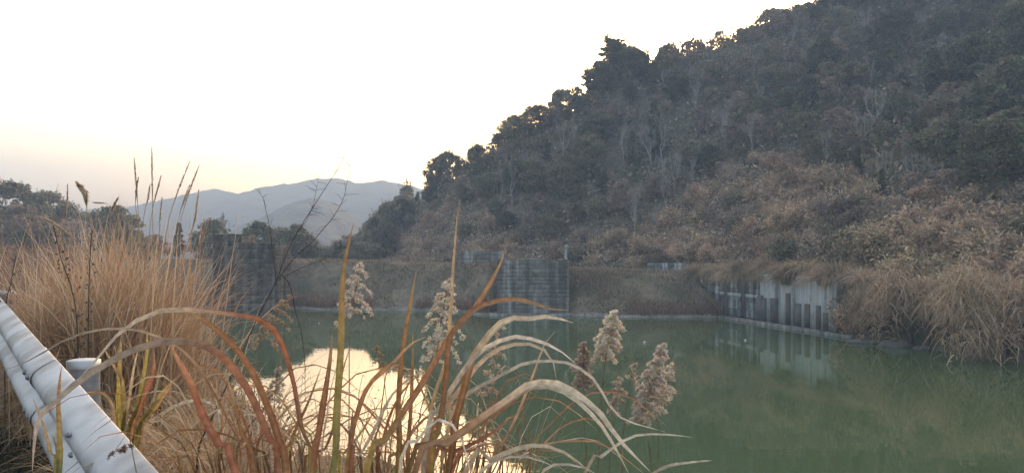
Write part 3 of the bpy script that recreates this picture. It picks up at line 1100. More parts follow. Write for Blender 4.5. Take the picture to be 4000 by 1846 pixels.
# tan brush on the lower slope
n_s = n_d = 0
taken2 = []
order = np.argsort(cand[:, 1] + rng.normal(0, 14, len(cand)))
for i in order:
    if not zone[i] or cpx[i] > 4150:
        continue
    x, y = cand[i]
    sp = 1.1 + .011 * y
    if any((x - a) ** 2 + (y - b) ** 2 < sp * sp for a, b in taken2):
        continue
    taken2.append((x, y))
    loc = (x, y, cz[i] - .15)
    k = vnoise(x * .16, y * .16, 5)
    if k > .66 and n_d < 90:
        n_d += 1
        place('dark_shrub', DARK_SHRUB[rng.integers(2)], loc, 'dark leafy shrub in the tan brush ' + ('toward the right edge' if cpx[i] > 3400 else 'above the retaining wall' if cpx[i] > 2700 else 'behind the piers'), 'shrub', 'dark shrubs in the tan brush ' + ('toward the right edge' if cpx[i] > 3400 else 'above the retaining wall' if cpx[i] > 2700 else 'behind the piers'), rng.uniform(.7, 1.3))
    elif n_s < 290:
        n_s += 1
        spot = 'toward the right edge' if cpx[i] > 3500 else 'above the retaining wall' if cpx[i] > 2800 and cpy[i] > 880 else 'high on the brush slope' if cpy[i] < 800 and cpx[i] > 2500 else 'above the ruined wall' if cpx[i] > 2300 else 'behind the grey pier' if cpx[i] > 1750 else 'on the low end of the hill'
        if rng.uniform() < .45:
            place('dry_shrub', TAN_SHRUB[rng.integers(3)], loc, 'tan withered shrub in the brush ' + spot, 'shrub', 'tan shrubs ' + spot, rng.uniform(.6, 1.15))
        else:
            place('reed_clump', DROOP[rng.integers(3)], loc, 'tan drooping reed clump in the brush ' + spot, 'reeds', 'brush reed clumps ' + spot, rng.uniform(.6, 1.1))

# undergrowth filling the wood
def scatter_hill(n, sel, cols, size, hmax):
    idx = rng.choice(np.where(sel)[0], n)
    xy = cand[idx] + rng.normal(0, 1.0, (n, 2))
    z = hill_h(xy[:, 0], xy[:, 1]) + rng.uniform(0, 1, n) ** 1.5 * hmax
    pick = np.array(cols)[rng.integers(0, len(cols), n)] * rng.uniform(.7, 1.3, (n, 1))
    mb.add(*leaf_quads(np.column_stack([xy, z]), size, pick, 2.2))


mb = MB()
scatter_hill(36000, ~zone, GREENS + OLIVES + BROWNS, .34, 2.2)
scatter_hill(34000, zone, TANS + BROWNS, .22, 1.4)
o = link('undergrowth', mb.mesh('undergrowth'), M['brush'])
tag(o, 'tangled brown and green undergrowth covering the hillside floor', 'undergrowth', kind='stuff')

# drooping brush hanging over the right shore and the wall top
def bank_z(x, y):
    return float(max(hill_h(np.array([x]), np.array([y]))[0], .05))


for k in range(70):
    px = rng.uniform(3290, 4080)
    d = np.interp(px, [3290, 3600, 4080], [55.5, 49.5, 41]) + (rng.uniform(1.2, 9) if px < 3480 else rng.uniform(3.4, 10))
    x = (px - 2000) / F * d
    if k % 2:
        place('dry_shrub', TAN_SHRUB[rng.integers(3)], (x, d, bank_z(x, d) + .1), 'fuzzy tan shrub on the right hand shore below the slope', 'shrub', 'tan shrubs on the right shore', rng.uniform(.7, 1.2))
    else:
        place('reed_clump', DROOP[rng.integers(3)], (x, d, bank_z(x, d) + .1), 'tan weeping reed clump hanging over the right hand shore', 'reeds', 'weeping reed clumps over the shore', rng.uniform(.55, 1.1))
for k in range(60):
    s = rng.uniform(1, WL + 1)
    p = WA + WD * s - WNn * rng.uniform(.2, 1.6)
    place('reed_clump', DROOP[rng.integers(3)], (p[0], p[1], rng.uniform(3.5, 4.6)), 'tan reed clump trailing over the top of the retaining wall', 'reeds', 'reed clumps along the wall top', rng.uniform(.35, 1.05))


def make_weeper(h):
    segs, tips = [], []
    grow(np.array([0, 0, -.5]), np.array([0, 0, 1.0]), h * .55, .17, 2, segs, tips, .55, .1)
    az = rng.uniform(0, 6.28, 900)
    tip_i = rng.integers(0, len(tips), 900)
    base = np.array(tips)[tip_i] + rng.normal(0, .55, (900, 3))
    pick = np.array(TANS)[rng.integers(0, len(TANS), 900)]
    v, q, c = blade_quads(base, az, rng.uniform(.7, 1.5, 900), rng.uniform(.7, 1.3, 900), rng.uniform(.05, .09, 900), pick * .85, pick * 1.15, 6, 1.4, .5)
    me = mesh_np('crown', v, q, c); me.materials.append(M['grass'])
    return [('trunk', branch_mesh('trunk', segs, M['twig'])), ('crown', me)]


WEEP = [make_weeper(4.2), make_weeper(4.6)]
for (px, py), lab in zip([(3440, 1330), (3625, 1362), (3640, 1350), (3755, 1378), (3765, 1395), (3925, 1405), (3560, 1352), (4040, 1425)],
                         ['weeping tan tree nearest the retaining wall at the shore', 'weeping tan tree behind the dark rock line of the shore', 'weeping tan tree with a thin dark trunk in the middle of the right shore',
                          'weeping tan tree with a broad dark trunk standing at the waterline', 'low weeping tan tree leaning beside the broad dark trunk', 'weeping tan tree second from the right edge at the shore',
                          'weeping tan tree over the little dark cave in the shore', 'weeping tan tree cut by the right edge of the photo']):
    d = 18000 / (py - 1000)
    x = (px - 2000) / F * d
    place('weeping_tree', WEEP[rng.integers(2)], (x, d, .05), lab, 'tree', None, rng.uniform(.85, 1.05))

# dark boulders at the right shoreline
def rock(label, px, py, w, h, dep):
    d = 18000 / (py - 1000); x = (px - 2000) / F * d
    n, m = 14, 8
    v, q = [], []
    sd = int(rng.integers(1000))
    for i in range(m + 1):
        ph = math.pi * i / m
        for j in range(n):
            a = 2 * math.pi * j / n
            f = 1 + 1.1 * float(fbm(np.array([2 * math.cos(a) + 9 + i * .35]), np.array([2 * math.sin(a) + 5]), 3, sd)[0])
            v.append((w * .5 * math.sin(ph) * math.cos(a) * f, dep * .5 * math.sin(ph) * math.sin(a) * f, h * math.cos(ph) * f))
    for i in range(m):
        for j in range(n):
            k = (j + 1) % n
            q.append((i * n + j, (i + 1) * n + j, (i + 1) * n + k, i * n + k))
    o = link('boulder', mesh_np('boulder', v, q, smooth=True), M['mortar'], None, (x, d, 0.0))
    tag(o, label, 'boulder')


rock('long low dark boulder at the waterline right of the wall', 3390, 1338, 2.6, .22, 1.2)
rock('humped dark boulder at the waterline below the weeping trees', 3500, 1352, 2.4, .42, 1.3)
rock('small dark boulder right of the humped one at the waterline', 3600, 1362, 1.3, .18, .9)

# floating white scraps and a marker post
def scrap(label, px, py, s):
    d = 18000 / (py - 1000); x = (px - 2000) / F * d
    pr = [(0, .02, .35), (.25, .06, .5), (.5, .11, .42), (.75, .1, .3), (1, .03, .1)]
    mbx = MB()
    ptsx = np.array([((a - .5) * s, 0, b * s) for a, b, c in pr])
    vv, qq = tube_geo(ptsx, [c * s * .5 for a, b, c in pr], 7)
    mbx.add(vv, qq, (.8, .8, .8))
    o = link('foam_scrap', mbx.mesh('foam_scrap', True), M['foam'], None, (x, d, .02), (0, 0, rng.uniform(0, 3)))
    tag(o, label, 'litter')


scrap('white foam scrap floating on open water before the grassy bank', 2518, 1338, .32)
scrap('white foam scrap floating below the dark part of the retaining wall', 2912, 1330, .30)
scrap('tiny white scrap on the water below the embankment left of centre', 1245, 1262, .26)
tpost = thing('marker_post', 'small pale marker post at the corner of the streaked pier', 'post', (5.6, 80.0, 5.5))
v, q = tube_geo(np.array([(0, 0, -.4), (0, 0, .5), (0.02, 0, 1.25)]), [.16, .15, .13], 8)
link('shaft', mesh_np('shaft', v, q, smooth=True), M['grey_stone'], tpost)
v, q = tube_geo(np.array([(0.02, 0, 1.22), (0.02, 0, 1.3), (0.02, 0, 1.5), (.02, 0, 1.66), (.02, 0, 1.7)]), [.1, .2, .26, .18, .02], 8)
link('cap', mesh_np('cap', v, q, smooth=True), M['grey_stone'], tpost)

# ------------------------------------------------------------------ embankment grass (stuff)
def grass_field(name, label, pos, Lr, wr, cols, curve=(.1, .6), seg=4, facing=.6, droop=.1):
    n = len(pos)
    pick = np.array(cols)[rng.integers(0, len(cols), n)] * rng.uniform(.75, 1.25, (n, 1))
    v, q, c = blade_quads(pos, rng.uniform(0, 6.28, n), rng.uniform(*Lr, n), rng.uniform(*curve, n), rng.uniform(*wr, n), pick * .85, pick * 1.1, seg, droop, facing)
    o = link(name, mesh_np(name, v, q, np.clip(c, 0, 1)), M['grass'])
    return tag(o, label, 'grass', kind='stuff')


n = 60000
x = rng.uniform(-48, 20.6, n); d = rng.uniform(0, 1, n) ** 1.0 * 20
y = emb_toe(x) + d
keep = (vnoise(x * .35, y * .5, 3) + rng.normal(0, .12, n) > .42) & ~((x > -1.6) & (x < 5.9) & (y > 77.6) & (y < 88.2)) & ~((x < -25.9) & (x > -34.4) & (y < 93.2)) & (x < 20.6 - (y - 75) * .2)
x, y = x[keep], y[keep]
EMBC = [(.185, .15, .10), (.24, .195, .13), (.14, .128, .075), (.115, .113, .066), (.31, .25, .17)]
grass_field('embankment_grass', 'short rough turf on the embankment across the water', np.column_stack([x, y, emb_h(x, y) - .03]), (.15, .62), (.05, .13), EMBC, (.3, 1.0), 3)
n = 9000
x = rng.uniform(-40, 20.5, n); dd = rng.gamma(1.6, .5, n)
keep = (vnoise(x * .22, x * 0 + 3, 8) > .3) & ~((x > -1.6) & (x < 5.9)) & ~((x < -25.9) & (x > -34.4))
x, dd = x[keep], dd[keep]
y = emb_toe(x) + dd + .2
grass_field('waterside_grass', 'reddish dry grass fringe along the foot of the embankment', np.column_stack([x, y, emb_h(x, y) - .03]), (.4, 1.1), (.04, .09), [(.26, .18, .13), (.30, .22, .16), (.21, .15, .11)], (.1, .5), 4)
# pale scrubby patch on the embankment right of the grey pier and along its crest
n = 9000
x = np.concatenate([rng.normal(9.2, 1.5, 3000), rng.uniform(-40, 20, 6000)])
y = np.concatenate([np.interp(x[:3000], EMB[:, 0], EMB[:, 1]) + rng.normal(5.0, 1.6, 3000), np.interp(x[3000:], EMB[:, 0], EMB[:, 1]) + rng.uniform(7.5, 16, 6000)])
keep = ~((x > -1.6) & (x < 5.9) & (y < 88.2)) & ~((x < -25.9) & (x > -34.4) & (y < 93.2))
x, y = x[keep], y[keep]
grass_field('crest_grass', 'pale tan grass on the crest and flank of the embankment', np.column_stack([x, y, emb_h(x, y) - .03]), (.2, .6), (.04, .10), [(.30, .23, .165), (.26, .2, .15), (.34, .27, .2)], (.1, .7), 4)

# ------------------------------------------------------------------ trees across the water on the left
def far_tree(nm, parts, px, ptop, pbase, wpx, d, h0, w0, lab, grp=None):
    h = (pbase - ptop) / F * d
    s = h / h0
    z = CAM_Z - d * (pbase - 1000) / F
    place(nm, parts, ((px - 2000) / F * d, d, z), lab, 'tree', grp, s, sx=(wpx / F * d) / (w0 * s))


for a in [('evergreen_tree', ROUND[1], 1010, 862, 1018, 150, 122, 6, 6.0, 'rounded dark evergreen directly behind the dark stone pier'),
          ('evergreen_tree', ROUND[0], 1150, 876, 1020, 205, 120, 6, 6.4, 'broad dark evergreen right of the stone pier against blue mountains'),
          ('evergreen_tree', ROUND[2], 825, 856, 1015, 150, 125, 6, 5.6, 'dark evergreen left of the taller stone block'),
          ('conifer_tree', CONIFER[0], 700, 872, 1015, 62, 125, 9, 4.4, 'narrow dark conifer behind the tall grass'),
          ('evergreen_tree', ROUND[1], 440, 800, 990, 215, 118, 6, 6.0, 'large round dark evergreen at the edge of the left wood'),
          ('evergreen_tree', ROUND[0], 265, 795, 960, 190, 126, 6, 6.4, 'dark evergreen beside the large round one in the left wood'),
          ('evergreen_tree', ROUND[2], 60, 708, 930, 260, 128, 6, 5.6, 'tall dark evergreen at the left edge on the wooded mound'),
          ('leafy_tree', OLIVE[0], 190, 738, 930, 160, 130, 7, 6.2, 'pale olive tree on top of the left wooded mound'),
          ('bare_tree', GREY_BARE[0], 15, 688, 900, 120, 134, 7, 5, 'pale leafless tree behind the evergreen at the left edge'),
          ('bare_tree', GREY_BARE[1], 175, 720, 900, 150, 134, 7, 5, 'leafless tree with fine twigs on the left wooded mound'),
          ('russet_tree', RUSSET[0], 90, 800, 985, 240, 112, 6, 5.5, 'brownish tree in front of the evergreens at the left edge'),
          ('russet_tree', RUSSET[1], 300, 850, 1000, 200, 112, 6, 6.2, 'brownish tree in front of the left wood near the round evergreen'),
          ('bare_tree', GREY_BARE[0], 845, 830, 1000, 90, 132, 7, 5, 'fine twigged leafless tree rising behind the dark evergreen by the pier'),
          ('leafy_tree', OLIVE[1], 1405, 935, 1018, 130, 128, 7, 7.0, 'round dull bush at the foot of the hill beyond the embankment'),
          ('evergreen_tree', ROUND[0], 1470, 850, 1020, 130, 140, 6, 6.4, 'dark evergreen at the low end of the hill'),
          ('leafy_tree', OLIVE[0], 1515, 780, 1010, 150, 150, 7, 6.2, 'layered olive tree leaning out at the low end of the hill'),
          ('conifer_tree', CONIFER[1], 1312, 945, 1018, 32, 135, 9, 3.8, 'little pointed conifer between the far trees and the hill'),
          ('conifer_tree', CONIFER[0], 1330, 935, 1018, 30, 136, 9, 4.4, 'slightly taller pointed conifer beside the little one'),
          ('russet_tree', RUSSET[0], 1360, 915, 1020, 150, 160, 6, 5.5, 'brown hazy bush behind the little pointed conifers'),
          ('russet_tree', RUSSET[1], 1275, 955, 1020, 100, 165, 6, 6.2, 'low brown bush in the gap below the blue mountains')]:
    far_tree(*a)

for k in range(26):
    px = rng.uniform(-60, 640)
    far_tree('evergreen_bush' if k % 2 else 'russet_bush', ROUND[k % 3] if k % 2 else RUSSET[(k // 2) % 2], px, rng.uniform(895, 935) - max(0, 300 - px) * .15, 1010, rng.uniform(110, 190), rng.uniform(104, 124), 6, 6,
             'dark evergreen bush in the thicket below the left wood' if k % 2 else 'brown winter bush in the thicket below the left wood', 'evergreen bushes of the left thicket' if k % 2 else 'brown bushes of the left thicket')
for k in range(16):
    px = rng.uniform(1260, 1560)
    far_tree('leafy_bush', OLIVE[k % 2], px, 985 - (px - 1260) * rng.uniform(.2, .5) - rng.uniform(0, 25), 1022, rng.uniform(60, 130), rng.uniform(128, 165), 7, 6.5,
             'dull bush in the row at the low foot of the hill', 'bushes at the low foot of the hill')
# ------------------------------------------------------------------ near bank: brown weed field, verge, fine grass (stuff)
def bank_points(n, xr, yr, dens=None, dmin=.3):
    x = rng.uniform(*xr, n); y = rng.uniform(*yr, n)
    d = seg_dist(x, y, SHORE)
    gl = (x - G0[0]) * GN[0] + (y - G0[1]) * GN[1]
    k = (d > dmin) & (gl > .12)
    if dens is not None:
        k &= dens(x, y)
    x, y = x[k], y[k]
    return np.column_stack([x, y, bank_h(x, y) - .03])


WEED = [(.20, .145, .11), (.17, .125, .10), (.24, .175, .125), (.15, .12, .10)]
STRAW = [(.38, .29, .18), (.33, .25, .16), (.44, .35, .24), (.28, .20, .12), (.36, .25, .14)]
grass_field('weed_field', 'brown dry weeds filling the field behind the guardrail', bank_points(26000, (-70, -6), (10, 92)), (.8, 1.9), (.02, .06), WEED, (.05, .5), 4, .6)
b = bank_points(9000, (-75, -5), (9, 90))
mb = MB()
nl = 5
cen = np.repeat(b, nl, 0) + np.column_stack([rng.normal(0, .22, (len(b) * nl, 2)), rng.uniform(.4, 1.7, len(b) * nl)])
mb.add(*leaf_quads(cen, .07, tint((.19, .14, .11), len(cen), .25), 2))
tag(link('withered_leaves', mb.mesh('withered_leaves'), M['brush']), 'withered brown leaves on the weeds of the left field', 'leaves', kind='stuff')
pts_n = bank_points(60000, (-9, 1.5), (1.8, 15), lambda x, y: 2000 + F * x / y + rng.normal(0, 70, len(x)) < np.where(y < 3.2, 1500, np.where(y < 5.2, 1020, 800)))
keep = pts_n[:, 1] > 2.2
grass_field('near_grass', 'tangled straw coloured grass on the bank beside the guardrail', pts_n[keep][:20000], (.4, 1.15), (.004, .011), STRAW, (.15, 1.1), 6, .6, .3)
pts_v = []
for k in range(15000):
    a = rng.uniform(-2, 9); o_ = rng.uniform(-1.1, .25)
    p = G0 + GD * a + GN * o_
    pts_v.append((p[0], p[1], 4.45))
pts_v = np.array(pts_v); pts_v[:, 2] = bank_h(pts_v[:, 0], pts_v[:, 1]) - .02
grass_field('verge_weeds', 'dark green weeds on the verge under the guardrail', pts_v, (.1, .5), (.006, .014), [(.035, .04, .026), (.05, .048, .034), (.08, .068, .048), (.03, .034, .022)], (.2, 1.0), 5, .7, .2)

# ------------------------------------------------------------------ guardrail
gr = thing('guardrail', 'galvanised corrugated steel guardrail running along the road edge', 'guardrail')
D3 = np.array([-2.56, 3.35, .18]); POST_SP = float(np.linalg.norm(D3)); D3 = D3 / POST_SP
p1 = P(327, 1402, 3.285); p0 = P(30, 1134, 6.9)
D3 = unit(p0 - p1); POST_SP = float(np.linalg.norm(p0 - p1))
side = unit(np.cross(D3, np.array([0, 0, 1.0])))            # to the right of travel = river side
upv = np.cross(side, D3)
# W profile: (offset towards road, height), 310 mm high, 85 mm deep
prof = [(.000, .155), (.012, .150), (.040, .135), (.072, .112), (.083, .090), (.083, .068), (.070, .046), (.030, .020), (.010, .008), (.002, 0), (.010, -.008), (.030, -.020), (.070, -.046), (.083, -.068), (.083, -.090), (.072, -.112), (.040, -.135), (.012, -.150), (0, -.155)]
RAIL_OFF, RAIL_DZ = .12, -.125
def beam(a0, a1, lift, name='beam'):
    th = .004
    v, q = [], []
    nseg = 10
    pr = [(o + lift, h) for o, h in prof]
    inner = [(o + lift - th, h) for o, h in prof]
    ring = pr + inner[::-1]
    m = len(ring)
    for k in range(nseg + 1):
        a = a0 + (a1 - a0) * k / nseg
        for o_, h in ring:
            v.append(p1 + D3 * a - side * (RAIL_OFF + o_) + upv * (RAIL_DZ + h))
    for k in range(nseg):
        for j in range(m):
            jj = (j + 1) % m
            q.append((k * m + j, k * m + jj, (k + 1) * m + jj, (k + 1) * m + j))
    o = link(name, mesh_np(name, v, q, smooth=True), M['steel'], gr)
    return o


b1 = beam(-4.2, .24, 0.0)
b2 = beam(-.16, POST_SP + .16, .0045)
b3 = beam(POST_SP - .16, 2 * POST_SP + 2, .009)


def bolt(parent, a, h, off, r=.02, long=1.6):
    """oval bolt head lying on the beam face"""
    n = 12
    ring, v = [], []
    c = p1 + D3 * a - side * (RAIL_OFF + off) + upv * (RAIL_DZ + h)
    for s_, rr in ((0, 1), (.006, .85), (.009, .4)):
        for j in range(n):
            an = 2 * math.pi * j / n
            v.append(c + D3 * math.cos(an) * r * long * rr + upv * math.sin(an) * r * rr - side * s_)
    q = [(i * n + j, i * n + (j + 1) % n, (i + 1) * n + (j + 1) % n, (i + 1) * n + j) for i in range(2) for j in range(n)]
    q += [(2 * n, 2 * n + j, 2 * n + j + 1, 2 * n + j + 2) for j in range(1, n - 2, 2)]
    return link('bolt', mesh_np('bolt', v, q), M['slot'], parent)


for base_a in (0, POST_SP):
    bb = b2 if base_a == 0 else b3
    for da in (-.075, .06):
        bolt(bb, base_a + da, .079, .0885, .012, 1.8)
        bolt(bb, base_a + da, -.079, .0885, .012, 1.8)
for da, h in ((-1.25, .10), (-1.32, .06), (-1.9, .079), (-2.1, -.079)):
    bolt(b1, da, h, .084, .008, 2.0)


def post(p, n_):
    r = .063
    mbp = MB()
    seg = 24
    zs = [0, -.004, -.02, -1.7]
    pts_p = np.array([p + np.array([0, 0, z]) for z in (-.012, -.05, -1.75)])
    v, q = tube_geo(pts_p, r, seg)
    po = link('post', mesh_np('post', v, q, smooth=True), M['steel_dark'], gr)
    cv, cq = tube_geo(np.array([p + np.array([0, 0, z]) for z in (-.035, -.004, .0, .004)]), [r + .003, r + .003, r * .8, .002], seg)
    link('cap', mesh_np('cap', cv, cq, smooth=False), M['steel'], po)
    # spacer bracket between post and beam
    v, q = [], []
    for a in (-.045, .045):
        for o_ in (.05, RAIL_OFF + .004):
            for h in (-.32, -.1):
                v.append(p + D3 * a - side * o_ + upv * h)
    q = [(0, 1, 3, 2), (4, 6, 7, 5), (0, 4, 5, 1), (2, 3, 7, 6), (0, 2, 6, 4), (1, 5, 7, 3)]
    link('bracket', mesh_np('bracket', v, q), M['steel_dark'], po)


post(p1, 0); post(p0, 1); post(p1 + D3 * 2 * POST_SP, 2); post(p1 - D3 * POST_SP, 3)

# ------------------------------------------------------------------ traced reed leaves close to the camera
def ov(x, y): return (x * 1.5528, y * 1.5528)
def z2(x, y): return (x * .6274, 1100 + y * .6274)
def z4(x, y): return (1000 + x * .6274, 1100 + y * .6274)
def z5(x, y): return (1600 + x * .3784, 850 + y * .3784)
def z6(x, y): return (2000 + x * .6274, 1100 + y * .6274)


RUST, STRAWC, PALE, YGREEN, OLIVE_L, BROWN = (.30, .138, .065), (.38, .26, .14), (.50, .43, .33), (.31, .25, .05), (.20, .175, .05), (.20, .10, .052)
PAL = {
    'rust': [(0, YGREEN), (.22, (.34, .23, .07)), (.45, RUST), (.8, RUST), (1, STRAWC)],
    'rustpale': [(0, OLIVE_L), (.25, BROWN), (.55, RUST), (.72, PALE), (1, PALE)],
    'brown': [(0, (.22, .17, .06)), (.3, BROWN), (.8, RUST), (1, STRAWC)],
    'brownpale': [(0, BROWN), (.4, (.28, .15, .08)), (.58, (.45, .36, .27)), (.75, PALE), (1, (.5, .42, .33))],
    'pale': [(0, (.30, .22, .12)), (.3, (.48, .40, .31)), (.6, PALE), (1, (.55, .47, .40))],
    'green': [(0, OLIVE_L), (.5, YGREEN), (.85, (.40, .29, .10)), (1, STRAWC)],
    'olive': [(0, (.16, .16, .055)), (.5, (.27, .22, .07)), (.8, (.38, .24, .10)), (1, (.40, .25, .13))],
    'tan': [(0, (.30, .21, .11)), (.5, STRAWC), (1, (.48, .38, .26))],
}


def leaf(parent, pp, d0, d1, w, pal, root=None, twist=(.2, 1.0), fold=.35, n=44, jitter=.0):
    """pp: pixels from the base up to the tip; w: widest width in photo pixels"""
    k = len(pp)
    ds = np.linspace(d0, d1, k)
    pw = [P(a, b, d) for (a, b), d in zip(pp, ds)]
    if root is not None:
        r = np.array(root, float) + np.array([rng.normal(0, .05), rng.normal(0, .05), 0])
        r[2] = float(bank_h(r[0], r[1])) - .03
        first = pw[0]
        midp = first * .5 + r * .5 + np.array([(first[0] - r[0]) * -.15, 0, 0])
        pw = [r, midp] + pw
    c = catmull(np.array(pw), n)
    tan = unit(np.gradient(c, axis=0))
    view = unit(c - np.array([0, 0, CAM_Z]))
    inpl = unit(np.cross(tan, view))
    outp = np.cross(inpl, tan)
    s = np.linspace(0, 1, n)
    if root is not None:      # colours and taper run over the part above the hidden foot
        f0 = min(.6, np.linalg.norm(pw[2] - pw[0]) / (np.linalg.norm(np.diff(np.array(pw), axis=0), axis=1).sum()))
    else:
        f0 = 0.0
    sv = np.clip((s - f0) / (1 - f0), 0, 1)
    tw = twist[0] + (twist[1] - twist[0]) * (.5 - .5 * np.cos(s * math.pi * 1.3 + rng.uniform(-.5, .5)))
    tw = tw + np.cumsum(rng.normal(0, .035, n))
    wd = inpl * np.cos(tw)[:, None] + outp * np.sin(tw)[:, None]
    nn = unit(np.cross(tan, wd))
    wm = 1.06 * w / F * (d0 + d1) / 2 * np.interp(sv, [0, .1, .35, .7, .9, 1], [.75, .85, 1, .85, .5, .03]) * (1 + rng.normal(0, .05, n))
    offs = np.array([-.5, -.28, -.07, .07, .28, .5])
    lift = np.abs(offs) ** 1.2 * fold
    v = (c[:, None, :] + wd[:, None, :] * (offs[None, :] * wm[:, None])[..., None] + nn[:, None, :] * (lift[None, :] * wm[:, None])[..., None]).reshape(-1, 3)
    m = len(offs)
    q = [(i * m + j, i * m + j + 1, i * m + j + m + 1, i * m + j + m) for i in range(n - 1) for j in range(m - 1)]
    cc = ramp(PAL[pal], sv) * rng.uniform(.8, 1.15)
    cc = np.repeat(cc[:, None, :], m, 1) * rng.uniform(.82, 1.18, (1, m, 1))
    blot = np.interp(np.arange(n), np.sort(rng.choice(n, 9, False)), rng.uniform(.72, 1.22, 9))
    cc = cc * blot[:, None, None] * (1 + rng.normal(0, .06, (n, m, 1)))
    cc[:, 2:4] = cc[:, 2:4] * .85 + .05        # pale midrib
    return link('leaf', mesh_np('leaf', v, q, np.clip(cc.reshape(-1, 3), 0, 1), True), M['leaf'], parent)


def tr(fn, *xy):
    return [fn(*p) for p in xy]


RL = P(1150, 1846, 1.75)          # root of the left reed clump
cl = thing('reed_clump', 'rust and yellow reed clump arching left over the guardrail', 'reeds')
leaf(cl, tr(ov, (780, 1189), (760, 1080), (740, 960), (710, 860), (680, 815), (640, 797), (560, 785), (500, 778), (440, 776), (390, 783), (330, 812), (290, 845), (245, 900), (200, 950)), 1.6, 1.25, 27, 'rustpale', RL, (.2, .9))
leaf(cl, [(1119, 1846), (1094, 1727), (1060, 1620), (1000, 1476), (940, 1382), (890, 1326), (834, 1275), (784, 1241), (721, 1219), (640, 1216)], 1.65, 1.45, 30, 'brown', RL, (.1, .5))
leaf(cl, [(1088, 1846), (1056, 1715), (1000, 1577), (960, 1500), (905, 1425), (855, 1375), (800, 1345), (750, 1332), (670, 1326), (595, 1338), (500, 1370), (408, 1420), (312, 1478), (250, 1535), (180, 1592), (145, 1640), (133, 1720), (126, 1840)], 1.55, 1.05, 38, 'brownpale', RL, (.25, .55), n=56)
leaf(cl, [(985, 1846), (940, 1727), (897, 1645), (860, 1570), (822, 1501), (784, 1438), (721, 1370), (652, 1325), (583, 1298), (520, 1282), (440, 1279), (345, 1291), (250, 1326), (175, 1370), (95, 1415), (0, 1450)], 1.6, 1.1, 24, 'brownpale', RL, (.3, .8), n=54)
leaf(cl, tr(z2, (1470, 1189), (1380, 1030), (1300, 900), (1240, 760), (1180, 610), (1110, 480), (1060, 385), (1085, 375)), 1.5, 1.4, 38, 'brown', RL, (.1, .4))
leaf(cl, tr(z2, (1590, 1189), (1510, 950), (1470, 780), (1430, 650), (1400, 545)), 1.7, 1.7, 22, 'brown', RL, (.1, .5))
leaf(cl, tr(z4, (350, 1189), (390, 950), (430, 700), (460, 500), (470, 390), (474, 320)), 1.7, 1.7, 28, 'rust', RL, (0, .3))
leaf(cl, tr(z4, (480, 1189), (500, 900), (515, 650), (530, 400), (534, 200), (541, 0), (560, -170), (610, -370)), 1.6, 1.6, 28, 'olive', RL, (0, .3))
leaf(cl, tr(z4, (590, 1189), (590, 1000), (598, 850), (606, 780)), 1.7, 1.7, 24, 'rust', RL, (0, .3))
leaf(cl, tr(z4, (570, 1189), (600, 950), (640, 800), (700, 650), (780, 570), (880, 480), (960, 390), (1060, 340)), 1.75, 1.6, 26, 'rust', RL, (.1, .6))
leaf(cl, tr(z4, (300, 1189), (420, 1060), (500, 850), (530, 600), (590, 390)), 1.9, 1.9, 15, 'brown', RL, (.1, .6))
leaf(cl, tr(z4, (60, 1189), (160, 1040), (210, 930), (300, 850), (420, 800)), 1.9, 1.9, 16, 'brown', RL, (.1, .8))
leaf(cl, tr(z4, (180, 1189), (215, 1000), (330, 740), (410, 520)), 2.0, 2.0, 14, 'rust', RL, (.1, .6))
leaf(cl, tr(z4, (520, 1189), (540, 1080), (640, 960), (740, 800), (800, 700)), 1.9, 1.9, 16, 'green', RL, (.1, .6))

RR = P(1560, 1846, 1.8)           # root of the right reed clump
cr = thing('reed_clump', 'rust and silver reed clump arching right over the water', 'reeds')
leaf(cr, tr(z4, (690, 1189), (800, 1000), (930, 800), (1050, 620), (1150, 450), (1220, 320), (1330, 210), (1430, 70), (1480, -20), (1540, -150), (1561, -225)), 1.6, 1.5, 36, 'rust', RR, (.1, .4))
leaf(cr, tr(z4, (1100, 1189), (1150, 900), (1180, 700), (1200, 500), (1205, 370), (1270, 260), (1350, 180), (1440, 140), (1530, 118), (1608, 112), (1668, 120), (1771, 150), (1820, 168), (1950, 175)), 1.55, 1.45, 42, 'rust', RR, (.1, .75), n=52)
leaf(cr, tr(z4, (1200, 1189), (1240, 900), (1290, 700), (1340, 500), (1400, 400), (1494, 284), (1559, 240), (1619, 226), (1710, 231), (1800, 217), (1891, 231), (1950, 229), (1977, 255)), 1.6, 1.5, 34, 'rustpale', RR, (.1, .8), n=54)
leaf(cr, tr(z4, (880, 1189), (885, 800), (910, 450), (950, 200), (985, 0), (996, -64)), 1.7, 1.7, 22, 'rust', RR, (0, .4))
leaf(cr, tr(z4, (945, 1189), (965, 800), (975, 500), (976, 300)), 1.75, 1.75, 17, 'brown', RR, (0, .4))
leaf(cr, tr(z4, (1000, 1189), (1070, 950), (1100, 750), (1150, 600), (1200, 420), (1210, 200), (1222, 120), (1224, 20), (1230, -120), (1243, -250), (1252, -400), (1278, -510)), 1.7, 1.6, 17, 'tan', RR, (.1, .5), n=50)
leaf(cr, tr(z4, (1060, 1000), (1140, 800), (1250, 620), (1350, 480), (1450, 400), (1594, 345), (1684, 350), (1794, 380), (1894, 430), (1994, 510)), 1.6, 1.5, 24, 'pale', RR, (.1, .7), n=50)
leaf(cr, tr(z4, (1080, 1060), (1160, 830), (1290, 640), (1400, 500), (1500, 425), (1594, 392), (1690, 385), (1790, 420), (1850, 500), (1870, 610)), 1.65, 1.55, 20, 'brownpale', RR, (.1, .7), n=50)
leaf(cr, tr(z4, (1180, 1000), (1330, 690), (1420, 640), (1594, 548), (1674, 510), (1794, 495), (1914, 502), (2014, 540), (2094, 600), (2154, 690), (2214, 790), (2294, 860), (2424, 900), (2554, 935)), 1.7, 1.6, 20, 'pale', RR, (.2, .9), n=56)
